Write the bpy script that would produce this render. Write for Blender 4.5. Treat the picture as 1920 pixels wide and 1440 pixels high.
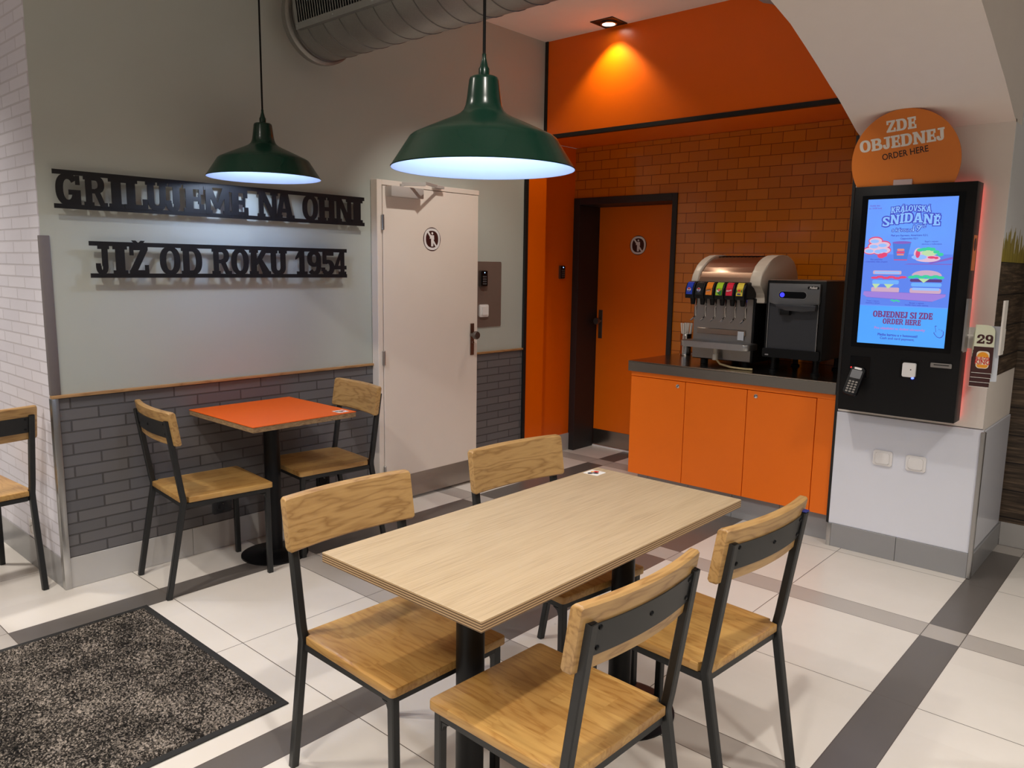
import bpy, bmesh, math, random
from mathutils import Vector, Matrix
from math import sin, cos, pi, radians, sqrt
random.seed(7)
for o in list(bpy.data.objects):
    bpy.data.objects.remove(o)
SC = bpy.context.scene
COL = SC.collection

# ------------------------------------------------------------------ camera, light, exposure
YAW, PITCH, ROLL, FPX, CAMH = radians(41.75), radians(8.64), radians(0.88), 1455.0, 1.5
_f = Vector((cos(YAW)*cos(PITCH), sin(YAW)*cos(PITCH), -sin(PITCH)))
_r = Vector((sin(YAW), -cos(YAW), 0))
_u = _r.cross(_f)
_r, _u = cos(ROLL)*_r + sin(ROLL)*_u, -sin(ROLL)*_r + cos(ROLL)*_u
cam_data = bpy.data.cameras.new('camera')
cam_data.sensor_width = 36
cam_data.lens = FPX/1920*36
cam_data.clip_start = 0.02
cam = bpy.data.objects.new('camera', cam_data)
COL.objects.link(cam)
cam.matrix_world = Matrix(((_r.x, _u.x, -_f.x, 0), (_r.y, _u.y, -_f.y, 0), (_r.z, _u.z, -_f.z, CAMH), (0, 0, 0, 1)))
SC.camera = cam

world = bpy.data.worlds.new('world')
SC.world = world
world.use_nodes = True
world.node_tree.nodes['Background'].inputs[0].default_value = (1.0, 0.95, 0.9, 1)
world.node_tree.nodes['Background'].inputs[1].default_value = 0.11

SC.view_settings.view_transform = 'Standard'
SC.view_settings.look = 'None'
SC.view_settings.gamma = 1.0
SC.view_settings.use_curve_mapping = False
SC.view_settings.exposure = 0.0


def add_light(name, kind, loc, power, color, size=0.05, target=None, spot=None, blend=0.3, spread=None):
    d = bpy.data.lights.new(name, kind)
    d.energy = power
    d.color = color
    if kind == 'AREA':
        d.shape = 'DISK'
        d.size = size
        if spread:
            d.spread = spread
    else:
        d.shadow_soft_size = size
    if kind == 'SPOT':
        d.spot_size = spot
        d.spot_blend = blend
    o = bpy.data.objects.new(name, d)
    COL.objects.link(o)
    o.location = loc
    if target is not None:
        o.rotation_euler = (Vector(target) - Vector(loc)).to_track_quat('-Z', 'Y').to_euler()
    return o


WARM = (1.0, 0.93, 0.84)
COOL = (0.66, 0.79, 1.0)
# added fill lights, unseen, at ceiling height behind and beside the camera
for i, (x, y, z, p) in enumerate([(-0.9, 0.6, 2.95, 36), (0.9, -1.3, 2.95, 30), (2.9, -0.6, 2.95, 23), (-0.6, 3.0, 2.95, 30), (0.2, 5.2, 2.95, 32)]):
    add_light('ceiling_fill_light', 'AREA', (x, y, z), p, WARM, 0.30, (x, y, 0), spread=radians(125))
add_light('accent_spot_light', 'SPOT', (0.80, 0.44, 2.95), 120, WARM, 0.05, (1.75, 1.35, 0.4), radians(80), 0.7)
add_light('accent_spot_light', 'SPOT', (0.45, 2.75, 2.95), 95, WARM, 0.04, (1.65, 2.5, 0.4), radians(95), 0.7)
add_light('accent_spot_light', 'SPOT', (2.85, 2.72, 2.97), 62, WARM, 0.03, (3.72, 3.75, 0.75), radians(66), 0.8)  # added unseen spot, brightens the white door and orange wall
add_light('accent_spot_light', 'SPOT', (2.95, 1.9, 2.95), 52, WARM, 0.05, (4.1, 2.0, 0.7), radians(82), 0.7)  # added unseen spot, lights the cabinets and counter below the bulkhead

# ------------------------------------------------------------------ mesh helpers


class MB:
    def __init__(self):
        self.bm = bmesh.new()

    def _merge(self, b):
        me = bpy.data.meshes.new('tmp')
        b.to_mesh(me)
        b.free()
        self.bm.from_mesh(me)
        bpy.data.meshes.remove(me)

    def box(self, lo, hi, bev=0.0, seg=2, M=None):
        b = bmesh.new()
        bmesh.ops.create_cube(b, size=1)
        for v in b.verts:
            v.co = Vector([lo[i] + (v.co[i]+.5)*(hi[i]-lo[i]) for i in range(3)])
        if bev:
            bmesh.ops.bevel(b, geom=list(b.edges), offset=bev, segments=seg, profile=.5, affect='EDGES')
        if M is not None:
            b.transform(M)
        self._merge(b)
        return self

    def prism(self, poly, M, d0, d1, bev=0.0, seg=2):
        """polygon in the (u, v) plane of M, extruded along M's third axis from d0 to d1"""
        a = sum(poly[i][0]*poly[(i+1) % len(poly)][1] - poly[(i+1) % len(poly)][0]*poly[i][1] for i in range(len(poly)))
        if a < 0:
            poly = poly[::-1]
        b = bmesh.new()
        lo = [b.verts.new((p[0], p[1], d0)) for p in poly]
        hi = [b.verts.new((p[0], p[1], d1)) for p in poly]
        n = len(poly)
        b.faces.new(hi)
        b.faces.new(lo[::-1])
        for i in range(n):
            b.faces.new((lo[i], lo[(i+1) % n], hi[(i+1) % n], hi[i]))
        if bev:
            bmesh.ops.bevel(b, geom=list(b.edges), offset=bev, segments=seg, profile=.5, affect='EDGES')
        b.transform(M)
        self._merge(b)
        return self

    def sweep(self, pts, prof, up=Vector((1, 0, 0)), caps=True, scales=None):
        """sweep a closed profile [(a, b)] along pts; a runs along 'up' made square to the path"""
        pts = [Vector(p) for p in pts]
        rings = []
        for i, p in enumerate(pts):
            d0 = (p-pts[i-1]).normalized() if i else None
            d1 = (pts[i+1]-p).normalized() if i < len(pts)-1 else None
            t = ((d0 or d1)+(d1 or d0)).normalized()
            k = 1.0/max(.3, t.dot(d1 or d0))
            e1 = (up - t*up.dot(t)).normalized()
            e2 = t.cross(e1)
            # miter: stretch along the direction in the bend plane
            bend = None
            if d0 is not None and d1 is not None and (d1-d0).length > 1e-5:
                bend = (d1-d0).normalized()
            sc = scales[i] if scales else 1
            ring = []
            for a, b in prof:
                o = e1*a*sc + e2*b*sc
                if bend is not None:
                    o += bend*o.dot(bend)*(k-1)
                ring.append(self.bm.verts.new(p+o))
            rings.append(ring)
        n = len(prof)
        for r0, r1 in zip(rings, rings[1:]):
            for i in range(n):
                self.bm.faces.new((r0[i], r0[(i+1) % n], r1[(i+1) % n], r1[i]))
        if caps:
            self.bm.faces.new(rings[0][::-1])
            self.bm.faces.new(rings[-1])
        return self

    def bar(self, pts, w, h=None, up=Vector((1, 0, 0)), c=0.003):
        h = h or w
        a, b = w/2, h/2
        prof = [(-a+c, -b), (a-c, -b), (a, -b+c), (a, b-c), (a-c, b), (-a+c, b), (-a, b-c), (-a, -b+c)]
        return self.sweep(pts, prof, up)

    def tube(self, pts, r, n=10, up=Vector((0.31, 0.17, 0.93)), scales=None):
        return self.sweep(pts, [(r*cos(2*pi*i/n), r*sin(2*pi*i/n)) for i in range(n)], up, True, scales)

    def lathe(self, prof, M=Matrix(), n=48, close=False):
        """profile [(r, z)] turned about M's z axis"""
        rings = []
        for r, z in prof:
            if r < 1e-6:
                rings.append([self.bm.verts.new(M @ Vector((0, 0, z)))])
            else:
                rings.append([self.bm.verts.new(M @ Vector((r*cos(2*pi*i/n), r*sin(2*pi*i/n), z))) for i in range(n)])
        if close:
            rings.append(rings[0])
        for a, b in zip(rings, rings[1:]):
            for i in range(n):
                j = (i+1) % n
                if len(a) == 1 and len(b) > 1:
                    self.bm.faces.new((a[0], b[j], b[i]))
                elif len(b) == 1 and len(a) > 1:
                    self.bm.faces.new((a[i], a[j], b[0]))
                elif len(a) > 1:
                    self.bm.faces.new((a[i], a[j], b[j], b[i]))
        return self

    def cyl(self, p0, p1, r, n=24, bev=0.0, r2=None):
        p0, p1 = Vector(p0), Vector(p1)
        q = (p1-p0).to_track_quat('Z', 'Y').to_matrix().to_4x4()
        L = (p1-p0).length
        M = Matrix.Translation(p0) @ q
        r2 = r if r2 is None else r2
        if bev:
            return self.lathe([(0, 0), (r-bev, 0), (r, bev), (r2, L-bev), (r2-bev, L), (0, L)], M, n)
        return self.lathe([(0, 0), (r, 0), (r2, L), (0, L)], M, n)

    def quad(self, *pts):
        self.bm.faces.new([self.bm.verts.new(p) for p in pts])
        return self

    def build(self, name, m, parent=None, smooth=True, angle=35):
        bmesh.ops.recalc_face_normals(self.bm, faces=list(self.bm.faces))
        me = bpy.data.meshes.new(name)
        self.bm.to_mesh(me)
        self.bm.free()
        me.materials.append(m)
        if smooth:
            me.shade_smooth()
            me.set_sharp_from_angle(angle=radians(angle))
        o = bpy.data.objects.new(name, me)
        COL.objects.link(o)
        if parent is not None:
            o.parent = parent
        return o


def empty(name, loc=(0, 0, 0), rz=0.0):
    o = bpy.data.objects.new(name, None)
    o.empty_display_size = 0.1
    COL.objects.link(o)
    o.location = loc
    o.rotation_euler = (0, 0, rz)
    return o


def tag(o, label, cat, group=None, kind=None):
    o['label'] = label
    o['category'] = cat
    if group:
        o['group'] = group
    if kind:
        o['kind'] = kind
    return o


def structure(o, label=None):
    o['kind'] = 'structure'
    if label:
        o['label'] = label
    return o


def copy_tree(o, parent=None):
    c = o.copy()
    COL.objects.link(c)
    if parent is not None:
        c.parent = parent
    for ch in list(o.children):
        copy_tree(ch, c)
    return c


def frame(origin, right, up):
    """matrix whose local x, y, z are right, up and outward normal"""
    r, u = Vector(right).normalized(), Vector(up).normalized()
    n = r.cross(u)
    o = Vector(origin)
    return Matrix(((r.x, u.x, n.x, o.x), (r.y, u.y, n.y, o.y), (r.z, u.z, n.z, o.z), (0, 0, 0, 1)))


def FX(x, y, z):      # a plane x = const seen from smaller x
    return frame((x, y, z), (0, -1, 0), (0, 0, 1))


def FY(x, y, z):      # a plane y = const seen from smaller y
    return frame((x, y, z), (1, 0, 0), (0, 0, 1))


def FZ(x, y, z, a=0):
    return frame((x, y, z), (cos(a), sin(a), 0), (-sin(a), cos(a), 0))


def rrect(x0, y0, x1, y1, r, n=5):
    out = []
    for cx, cy, a in ((x1-r, y0+r, -90), (x1-r, y1-r, 0), (x0+r, y1-r, 90), (x0+r, y0+r, 180)):
        for i in range(n+1):
            t = radians(a+90*i/n)
            out.append((cx+r*cos(t), cy+r*sin(t)))
    return out


def rect(x0, y0, x1, y1):
    return [(x0, y0), (x1, y0), (x1, y1), (x0, y1)]


def ell(cx, cy, rx, ry, n=28, a0=0, a1=360):
    full = abs(a1-a0) >= 359.9
    return [(cx+rx*cos(radians(a0+(a1-a0)*i/(n if full else n-1))), cy+ry*sin(radians(a0+(a1-a0)*i/(n if full else n-1)))) for i in range(n)]


def arc(cx, cy, rx, ry, sx, sy, a0, a1, n=22):
    """band of an ellipse: stroke sx at the sides, sy at top and bottom"""
    def se(rx, ry, t, p=0.86):
        c, s = cos(t), sin(t)
        return (cx+rx*math.copysign(abs(c)**p, c), cy+ry*math.copysign(abs(s)**p, s))
    A = [radians(a0+(a1-a0)*i/(n-1)) for i in range(n)]
    return [se(rx, ry, t) for t in A] + [se(rx-sx, ry-sy, t) for t in reversed(A)]


# ------------------------------------------------------------------ slab-serif lettering drawn from shapes
def glyph(ch, S=.25, T=.16, B=.15):
    """polygons of a heavy slab letter, cap height 1, and its width"""
    def stem(x, y0=0, y1=1):
        return rect(x, y0, x+S, y1)
    e = .07
    def slab(x, top, l=e, r=e):
        return rect(x-l, 1-B if top else 0, x+S+r, 1 if top else B)
    acc = {'Á': ('A', 'a'), 'Í': ('I', 'a'), 'Ž': ('Z', 'c'), 'Ě': ('E', 'c'), 'Č': ('C', 'c')}
    if ch in acc:
        base, k = acc[ch]
        P, W = glyph(base, S, T, B)
        m = W/2
        if k == 'a':
            P = P + [[(m-.06, 1.05), (m+.08, 1.05), (m+.22, 1.24), (m+.02, 1.24)]]
        else:
            P = P + [[(m-.10, 1.0), (m+.10, 1.0), (m+.26, 1.17), (m+.10, 1.17), (m, 1.09), (m-.10, 1.17), (m-.26, 1.17)]]
        return P, W
    if ch == 'I':
        return [stem(e), slab(e, 0), slab(e, 1)], S+2*e
    if ch == 'H':
        x2 = e+S+.22
        return [stem(e), stem(x2), slab(e, 0), slab(e, 1), slab(x2, 0), slab(x2, 1), rect(e+S-.01, .42, x2+.01, .58)], x2+S+e
    if ch == 'E':
        R = e+S+.36
        return [stem(e), rect(0, 0, R, T), rect(0, 1-T, R-.02, 1), rect(e+S-.01, .42, R-.14, .58), rect(R-.15, 0, R, .33), rect(R-.17, .67, R-.02, 1), rect(R-.20, .33, R-.11, .67)], R
    if ch == 'F':
        R = e+S+.34
        return [stem(e), slab(e, 0), rect(0, 1-T, R, 1), rect(e+S-.01, .42, R-.12, .58), rect(R-.15, .67, R, 1)], R
    if ch == 'L':
        R = e+S+.36
        return [stem(e), slab(e, 1), rect(0, 0, R, T), rect(R-.15, 0, R, .36)], R
    if ch == 'U':
        x2 = e+S+.22
        W = x2+S+e
        return [stem(e, .3), stem(x2, .3), slab(e, 1), slab(x2, 1), arc((e+x2+S)/2, .34, (x2+S-e)/2, .34, S, T+.02, 180, 360)], W
    if ch == 'J':
        x = .26
        return [stem(x, .28), slab(x, 1, .16, .07), arc(x+S-.255, .30, .255, .30, S-.03, T, 180, 360), rect(0, .27, .2, .38)], x+S+.07
    if ch == 'G':
        return [arc(.44, .5, .44, .5, S+.02, T+.02, 38, 335, 40), rect(.46, .34, .90, .5), rect(.90-S, .04, .90, .5), rect(.72, .66, .88, .95)], .92
    if ch == 'C':
        return [arc(.44, .5, .44, .5, S+.02, T+.02, 38, 322, 40), rect(.70, .66, .86, .95)], .88
    if ch == 'O':
        return [arc(.43, .5, .43, .5, S+.01, T, -2, 180, 26), arc(.43, .5, .43, .5, S+.01, T, 178, 360, 26)], .86
    if ch == 'D':
        return [stem(e), slab(e, 0), slab(e, 1), rect(e+S-.01, 0, .44, T), rect(e+S-.01, 1-T, .44, 1), arc(.43, .5, .42, .5, S, T, -90, 90)], .86
    if ch in 'RPB':
        P = [stem(e), slab(e, 0), slab(e, 1), rect(e+S-.01, 1-T, .47, 1), rect(e+S-.01, .43, .47, .43+T-.02), arc(.46, .715, .36, .285, S, T, -90, 90)]
        if ch == 'R':
            P += [[(.40, .50), (.62, .52), (.80, B), (.93, B), (.93, 0), (.66, 0)]]
            return P, .93
        if ch == 'B':
            P[3] = rect(e+S-.01, 1-T, .45, 1)
            P[5] = arc(.44, .735, .34, .265, S, T, -90, 90)
            P += [rect(e+S-.01, 0, .47, T), arc(.46, .28, .39, .28, S, T, -90, 90)]
            return P, .86
        return P, .84
    if ch == 'K':
        return [stem(e), slab(e, 0), slab(e, 1), [(e+S-.02, .36), (e+S-.02, .56), (.58, 1), (.84, 1), (.50, .50)], [(.38, .56), (.56, .62), (.90, B), (.93, 0), (.62, 0)], rect(.56, 1-B, .90, 1), rect(.58, 0, .96, B)], .96
    if ch == 'N':
        x2 = .66
        return [rect(e, 0, e+.2, 1), rect(x2, 0, x2+.2, 1), rect(0, 0, e+.27, B), rect(0, 1-B, e+.2, 1), rect(x2-.07, 1-B, x2+.27, 1), [(e, 1), (e+.25, 1), (x2+.2, 0), (x2-.05, 0)]], x2+.27
    if ch == 'M':
        x2 = .86
        m = (e+x2+.2)/2
        return [rect(e, 0, e+.2, 1), rect(x2, 0, x2+.2, 1), rect(0, 0, e+.27, B), rect(x2-.07, 0, x2+.27, B), rect(0, 1-B, e+.2, 1), rect(x2, 1-B, x2+.27, 1), [(e, 1), (e+.26, 1), (m+.06, .26), (m-.09, .18)], [(x2+.2, 1), (x2-.06, 1), (m-.06, .26), (m+.09, .18)]], x2+.27
    if ch == 'A':
        m = .48
        return [[(.06, 0), (.28, 0), (m+.05, 1), (m-.17, 1)], [(.90, 0), (.64, 0), (m-.09, 1), (m+.17, 1)], rect(.25, .24, .72, .39), rect(0, 0, .36, B), rect(.58, 0, .97, B)], .97
    if ch == 'V':
        m = .46
        return [[(.05, 1), (.30, 1), (m+.06, 0), (m-.12, 0)], [(.87, 1), (.64, 1), (m-.06, 0), (m+.12, 0)], rect(0, 1-B, .37, 1), rect(.57, 1-B, .92, 1)], .92
    if ch == 'Z':
        return [rect(.02, 1-T, .72, 1), rect(0, 0, .74, T), [(.02, T-.02), (.44, 1-T+.02), (.72, 1-T+.02), (.30, T-.02)], rect(.02, .66, .17, 1), rect(.59, 0, .74, .34)], .74
    if ch == 'S':
        return [arc(.38, .725, .36, .275, S, T, 30, 225), arc(.38, .275, .38, .275, S, T, -150, 45), [(.10, .60), (.28, .72), (.68, .40), (.50, .28)], rect(.58, .68, .72, .96), rect(.03, .04, .17, .32)], .76
    if ch == '1':
        return [stem(.2), rect(.06, 0, .6, B), [(0, .70), (.2, 1), (.3, 1), (.3, .78), (.0, .62)]], .6
    if ch == '9':
        return [arc(.38, .67, .38, .33, S, T, -2, 180, 24), arc(.38, .67, .38, .33, S, T, 178, 360, 24), arc(.38, .42, .38, .42, S, T, -140, 5), rect(.76-S, .4, .76, .68)], .76
    if ch == '2':
        return [arc(.37, .68, .37, .32, S, T, -20, 185), rect(0, 0, .76, T+.03), [(.0, T), (.44, .56), (.72, .60), (.30, T)], rect(.61, 0, .76, .32), rect(0, .60, .24, .74)], .78
    if ch == '5':
        return [rect(.08, .46, .08+.2, 1), rect(.08, 1-T-.03, .68, 1), arc(.36, .32, .36, .32, S, T, -150, 125), rect(0, .16, .2, .32)], .74
    if ch == '4':
        return [rect(.38, 0, .38+S, 1), rect(.26, 0, .74, B), rect(0, .24, .76, .40), [(0, .36), (.36, 1), (.54, 1), (.20, .36)]], .78
    if ch == '.':
        return [rect(.05, 0, .28, .2)], .33
    return [], .3


def slab_text(mb, s, M, height, width=None, gap=.05, d0=0.0, d1=0.001, boxes=None, lift=None, fat=0.0, step=.00003):
    """lay out s left-aligned at M (or into given x-boxes); lift(u) bends the base line; fat swells each shape"""
    x = 0
    lay = []
    for ch in s:
        P, W = glyph(ch)
        lay.append((P, x, W))
        x += W+gap
    tot = x-gap
    nlay = 0
    kx = height if width is None else width/tot
    for i, (P, x0, W) in enumerate(lay):
        if boxes is not None:
            if boxes[i] is None:
                continue
            bx0, bx1 = boxes[i]
        else:
            bx0, bx1 = x0*kx, (x0+W)*kx
        for poly in P:
            q = []
            for (px, py) in poly:
                u = bx0+(bx1-bx0)*px/W
                v = py*height
                if lift:
                    v += lift((bx0+bx1)/2)
                q.append((u, v))
            if fat:
                cx = sum(p[0] for p in q)/len(q)
                cy = sum(p[1] for p in q)/len(q)
                area = sum(q[k][0]*q[(k+1) % len(q)][1]-q[(k+1) % len(q)][0]*q[k][1] for k in range(len(q)))
                sgn = 1 if area > 0 else -1
                n = len(q)
                r = []
                for k in range(n):
                    a, b, c = Vector(q[k-1]), Vector(q[k]), Vector(q[(k+1) % n])
                    d1_, d2_ = (b-a), (c-b)
                    if d1_.length < 1e-9 or d2_.length < 1e-9:
                        r.append(tuple(b))
                        continue
                    n1 = Vector((d1_.y, -d1_.x)).normalized()*sgn
                    n2 = Vector((d2_.y, -d2_.x)).normalized()*sgn
                    m = n1+n2
                    m = m.normalized() if m.length > 1e-6 else n1
                    r.append((b.x+m.x*fat*1.25, b.y+m.y*fat*1.25))
                q = r
            nlay += 1
            mb.prism(q, M, d0, d1+(nlay % 12)*step)
    return tot*kx


def plain_text(name, s, M, size, m, parent=None, align='CENTER', bold=0.0, depth=0.0004, xs=1.0, shear=0.0):
    cu = bpy.data.curves.new('txt', 'FONT')
    cu.body = s
    cu.size = size
    cu.align_x = align
    cu.align_y = 'CENTER'
    cu.extrude = depth
    cu.offset = bold
    cu.shear = shear
    cu.resolution_u = 3
    ob = bpy.data.objects.new('txt', cu)
    COL.objects.link(ob)
    dg = bpy.context.evaluated_depsgraph_get()
    dg.update()
    me = bpy.data.meshes.new_from_object(ob.evaluated_get(dg))
    bpy.data.objects.remove(ob)
    me.transform(M @ Matrix.Diagonal((xs, 1, 1, 1)))
    me.materials.clear()
    me.materials.append(m)
    me.name = name
    o = bpy.data.objects.new(name, me)
    COL.objects.link(o)
    if parent is not None:
        o.parent = parent
    return o


# ------------------------------------------------------------------ materials
def srgb(r, g, b):
    def f(c):
        c /= 255
        return c/12.92 if c <= .04045 else ((c+.055)/1.055)**2.4
    return (f(r), f(g), f(b), 1)


class NT:
    def __init__(self, name):
        self.m = bpy.data.materials.new(name)
        self.m.use_nodes = True
        self.t = self.m.node_tree
        self.b = self.t.nodes['Principled BSDF']

    def n(self, typ, **kw):
        nd = self.t.nodes.new(typ)
        ins = kw.pop('ins', {})
        for k, v in kw.items():
            setattr(nd, k, v)
        for k, v in ins.items():
            self.set(nd, k, v)
        return nd

    def set(self, nd, k, v):
        if isinstance(v, bpy.types.NodeSocket):
            self.t.links.new(v, nd.inputs[k])
        else:
            nd.inputs[k].default_value = v

    def math(self, op, a, b=None, c=None):
        nd = self.n('ShaderNodeMath', operation=op)
        self.set(nd, 0, a)
        if b is not None:
            self.set(nd, 1, b)
        if c is not None:
            self.set(nd, 2, c)
        return nd.outputs[0]

    def mix(self, f, a, b):
        nd = self.n('ShaderNodeMix', data_type='RGBA')
        self.set(nd, 0, f)
        self.set(nd, 6, a)
        self.set(nd, 7, b)
        return nd.outputs[2]

    def ramp(self, f, stops):
        nd = self.n('ShaderNodeValToRGB')
        el = nd.color_ramp.elements
        while len(el) < len(stops):
            el.new(.5)
        for e, (p, c) in zip(el, stops):
            e.position = p
            e.color = c
        self.set(nd, 0, f)
        return nd.outputs[0]

    def coord(self):
        return self.n('ShaderNodeTexCoord').outputs['Object']

    def noise(self, vec, scale, detail=2, rough=.5):
        nd = self.n('ShaderNodeTexNoise', ins={'Scale': scale, 'Detail': detail, 'Roughness': rough})
        self.set(nd, 'Vector', vec)
        return nd.outputs['Fac']

    def mapping(self, vec, scale=(1, 1, 1), loc=(0, 0, 0), rot=(0, 0, 0)):
        nd = self.n('ShaderNodeMapping', ins={'Scale': scale, 'Location': loc, 'Rotation': rot})
        self.set(nd, 'Vector', vec)
        return nd.outputs[0]

    def bump(self, h, strength=.3, dist=.002):
        nd = self.n('ShaderNodeBump', ins={'Strength': strength, 'Distance': dist})
        self.set(nd, 'Height', h)
        self.t.links.new(nd.outputs[0], self.b.inputs['Normal'])

    def out(self, color=None, rough=None, metal=None, spec=None):
        for k, v in (('Base Color', color), ('Roughness', rough), ('Metallic', metal), ('Specular IOR Level', spec)):
            if v is not None:
                self.set(self.b, k, v)
        return self.m


def plain(name, col, rough=.5, metal=0.0, var=.06, nscale=30.0, bump=0.0, spec=.5, coat=0.0):
    t = NT(name)
    c = t.coord()
    f = t.noise(c, nscale, 3)
    a = tuple(min(1, x*(1-var)) for x in col[:3])+(1,)
    b = tuple(min(1, x*(1+var)) for x in col[:3])+(1,)
    if bump:
        t.bump(t.noise(c, nscale*8, 2), bump, .001)
    if coat:
        t.b.inputs['Coat Weight'].default_value = coat
        t.b.inputs['Coat Roughness'].default_value = .06
    return t.out(t.mix(f, a, b), rough, metal, spec)


def emit(name, col, strength=1.0):
    t = NT(name)
    t.b.inputs['Base Color'].default_value = (0.02, 0.02, 0.02, 1)
    t.b.inputs['Roughness'].default_value = .3
    t.b.inputs['Emission Color'].default_value = col
    t.b.inputs['Emission Strength'].default_value = strength
    return t.m


def brushed(name, col, rough=.3, axis=(1, 60, 60)):
    t = NT(name)
    c = t.mapping(t.coord(), axis)
    f = t.noise(c, 12, 3)
    t.bump(f, .08, .0006)
    a = tuple(x*.88 for x in col[:3])+(1,)
    return t.out(t.mix(f, a, col), t.math('MULTIPLY_ADD', f, .15, rough-.07), 1.0)


def swizzle(t, plane):
    s = t.n('ShaderNodeSeparateXYZ')
    t.set(s, 0, t.coord())
    k = t.n('ShaderNodeCombineXYZ')
    t.set(k, 0, s.outputs['X' if plane == 'xz' else 'Y'])
    t.set(k, 1, s.outputs['Z'])
    return k.outputs[0]


def bricks(name, plane, w, h, mortar, c1, c2, cm, rough, loc=(0, 0, 0), bumpd=.003, spec=.5, wob=0.0):
    t = NT(name)
    v = t.mapping(swizzle(t, plane), loc=loc)
    nd = t.n('ShaderNodeTexBrick', offset=.5, squash=1.0)
    t.set(nd, 'Vector', v)
    for k, x in (('Color1', c1), ('Color2', c2), ('Mortar', cm), ('Scale', 1.0), ('Mortar Size', mortar), ('Mortar Smooth', .25), ('Brick Width', w), ('Row Height', h), ('Bias', 0.0)):
        t.set(nd, k, x)
    inv = t.math('SUBTRACT', 1.0, nd.outputs['Fac'])
    if wob:
        inv = t.math('ADD', inv, t.math('MULTIPLY', t.noise(v, 9, 1), wob))
    t.bump(inv, .8, bumpd)
    return t.out(nd.outputs['Color'], rough, 0.0, spec)


def wood(name, light, dark, grain='y', planks=0.0, scale=1.0, rough=.38):
    """oak: long fibres with cathedral rings; planks > 0 glues strips of that width together"""
    t = NT(name)
    oi = t.n('ShaderNodeObjectInfo')
    co = t.n('ShaderNodeVectorMath', operation='ADD')
    t.set(co, 0, t.coord())
    k = t.n('ShaderNodeCombineXYZ')
    t.set(k, 0, t.math('MULTIPLY', oi.outputs['Random'], 3.7))
    t.set(k, 1, t.math('MULTIPLY', oi.outputs['Random'], 5.3))
    t.set(k, 2, t.math('MULTIPLY', oi.outputs['Random'], 1.9))
    t.set(co, 1, k.outputs[0])
    base = co.outputs[0]
    rnd = None
    if planks:
        s = t.n('ShaderNodeSeparateXYZ')
        t.set(s, 0, t.coord())
        cell = t.math('FLOOR', t.math('DIVIDE', s.outputs['X' if grain == 'y' else 'Y'], planks))
        cell2 = t.math('FLOOR', t.math('MULTIPLY_ADD', s.outputs['Y' if grain == 'y' else 'X'], 3.3, t.math('MULTIPLY', cell, .37)))
        wn = t.n('ShaderNodeTexWhiteNoise', noise_dimensions='3D')
        kk = t.n('ShaderNodeCombineXYZ')
        t.set(kk, 0, cell)
        t.set(kk, 1, cell2)
        t.set(kk, 2, t.math('MULTIPLY', oi.outputs['Random'], 31.0))
        t.set(wn, 0, kk.outputs[0])
        rnd = wn.outputs['Value']
        ad = t.n('ShaderNodeVectorMath', operation='ADD')
        t.set(ad, 0, base)
        sc = t.n('ShaderNodeVectorMath', operation='SCALE')
        t.set(sc, 0, wn.outputs['Color'])
        t.set(sc, 'Scale', 2.0)
        t.set(ad, 1, sc.outputs[0])
        base = ad.outputs[0]
    S = {'y': (9, 1.3, 9), 'x': (1.3, 9, 9)}[grain]
    v = t.mapping(base, tuple(a*scale for a in S))
    warp = t.noise(v, 1.6, 3, .55)
    rings = t.math('FRACT', t.math('MULTIPLY', warp, 9.0))
    rings = t.math('ABSOLUTE', t.math('SUBTRACT', rings, .5))
    rings = t.math('POWER', t.math('MULTIPLY', rings, 2.0), 2.5)
    fine = t.noise(t.mapping(base, {'y': (260, 9, 260), 'x': (9, 260, 260)}[grain]), 1.0, 2)
    f = t.math('ADD', t.math('MULTIPLY', rings, .55), t.math('MULTIPLY', fine, .42))
    if rnd is not None:
        f = t.math('ADD', t.math('MULTIPLY', f, .62), t.math('MULTIPLY', rnd, .42))
    colr = t.mix(f, light, dark)
    t.bump(fine, .06, .0006)
    t.b.inputs['Coat Weight'].default_value = .12
    t.b.inputs['Coat Roughness'].default_value = .25
    return t.out(colr, rough)


M = {}
M['steel_black'] = plain('black_steel', srgb(44, 45, 46), .42, .35, .08, 60)
M['black'] = plain('black_plastic', srgb(13, 14, 17), .42, 0, .1, 40, 0, .25)
M['black_gloss'] = plain('gloss_black', srgb(9, 10, 14), .14, 0, .1, 40, 0, .3)
M['black_trim'] = plain('black_trim', srgb(20, 19, 20), .5, 0, .1, 40)
M['sign_black'] = plain('sign_black', srgb(17, 17, 20), .42, 0, .08, 50)
M['frame_dark'] = plain('anthracite_door_frame', srgb(34, 31, 32), .5, 0, .06, 20)
M['white_paint'] = plain('white_paint', srgb(236, 232, 226), .55, 0, .02, 12)
M['door_white'] = plain('door_white', srgb(236, 226, 216), .45, 0, .015, 8)
M['plaster_white'] = plain('white_plaster', srgb(236, 228, 220), .8, 0, .02, 14, .06)
M['ceiling'] = plain('ceiling_paint', srgb(240, 230, 222), .85, 0, .02, 9, .05)
M['clad_white'] = plain('white_gloss_cladding', srgb(232, 235, 246), .16, 0, .015, 10)
M['grey_plaster'] = plain('grey_green_plaster', srgb(182, 188, 182), .75, 0, .03, 5, .12)
M['orange'] = plain('orange_paint', srgb(242, 114, 0), .42, 0, .03, 6)
M['orange_wall'] = plain('orange_wall_paint', srgb(240, 105, 0), .3, 0, .03, 4)
M['orange_top'] = plain('orange_laminate', srgb(242, 102, 18), .4, 0, .02, 8)
M['steel'] = brushed('brushed_steel', srgb(172, 168, 162), .32, (1, 60, 60))
M['steel_y'] = brushed('brushed_steel_counter', srgb(178, 172, 164), .2, (60, 1, 60))
M['steel_edge'] = brushed('brushed_steel_edge', srgb(150, 145, 138), .36, (60, 1, 60))
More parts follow.
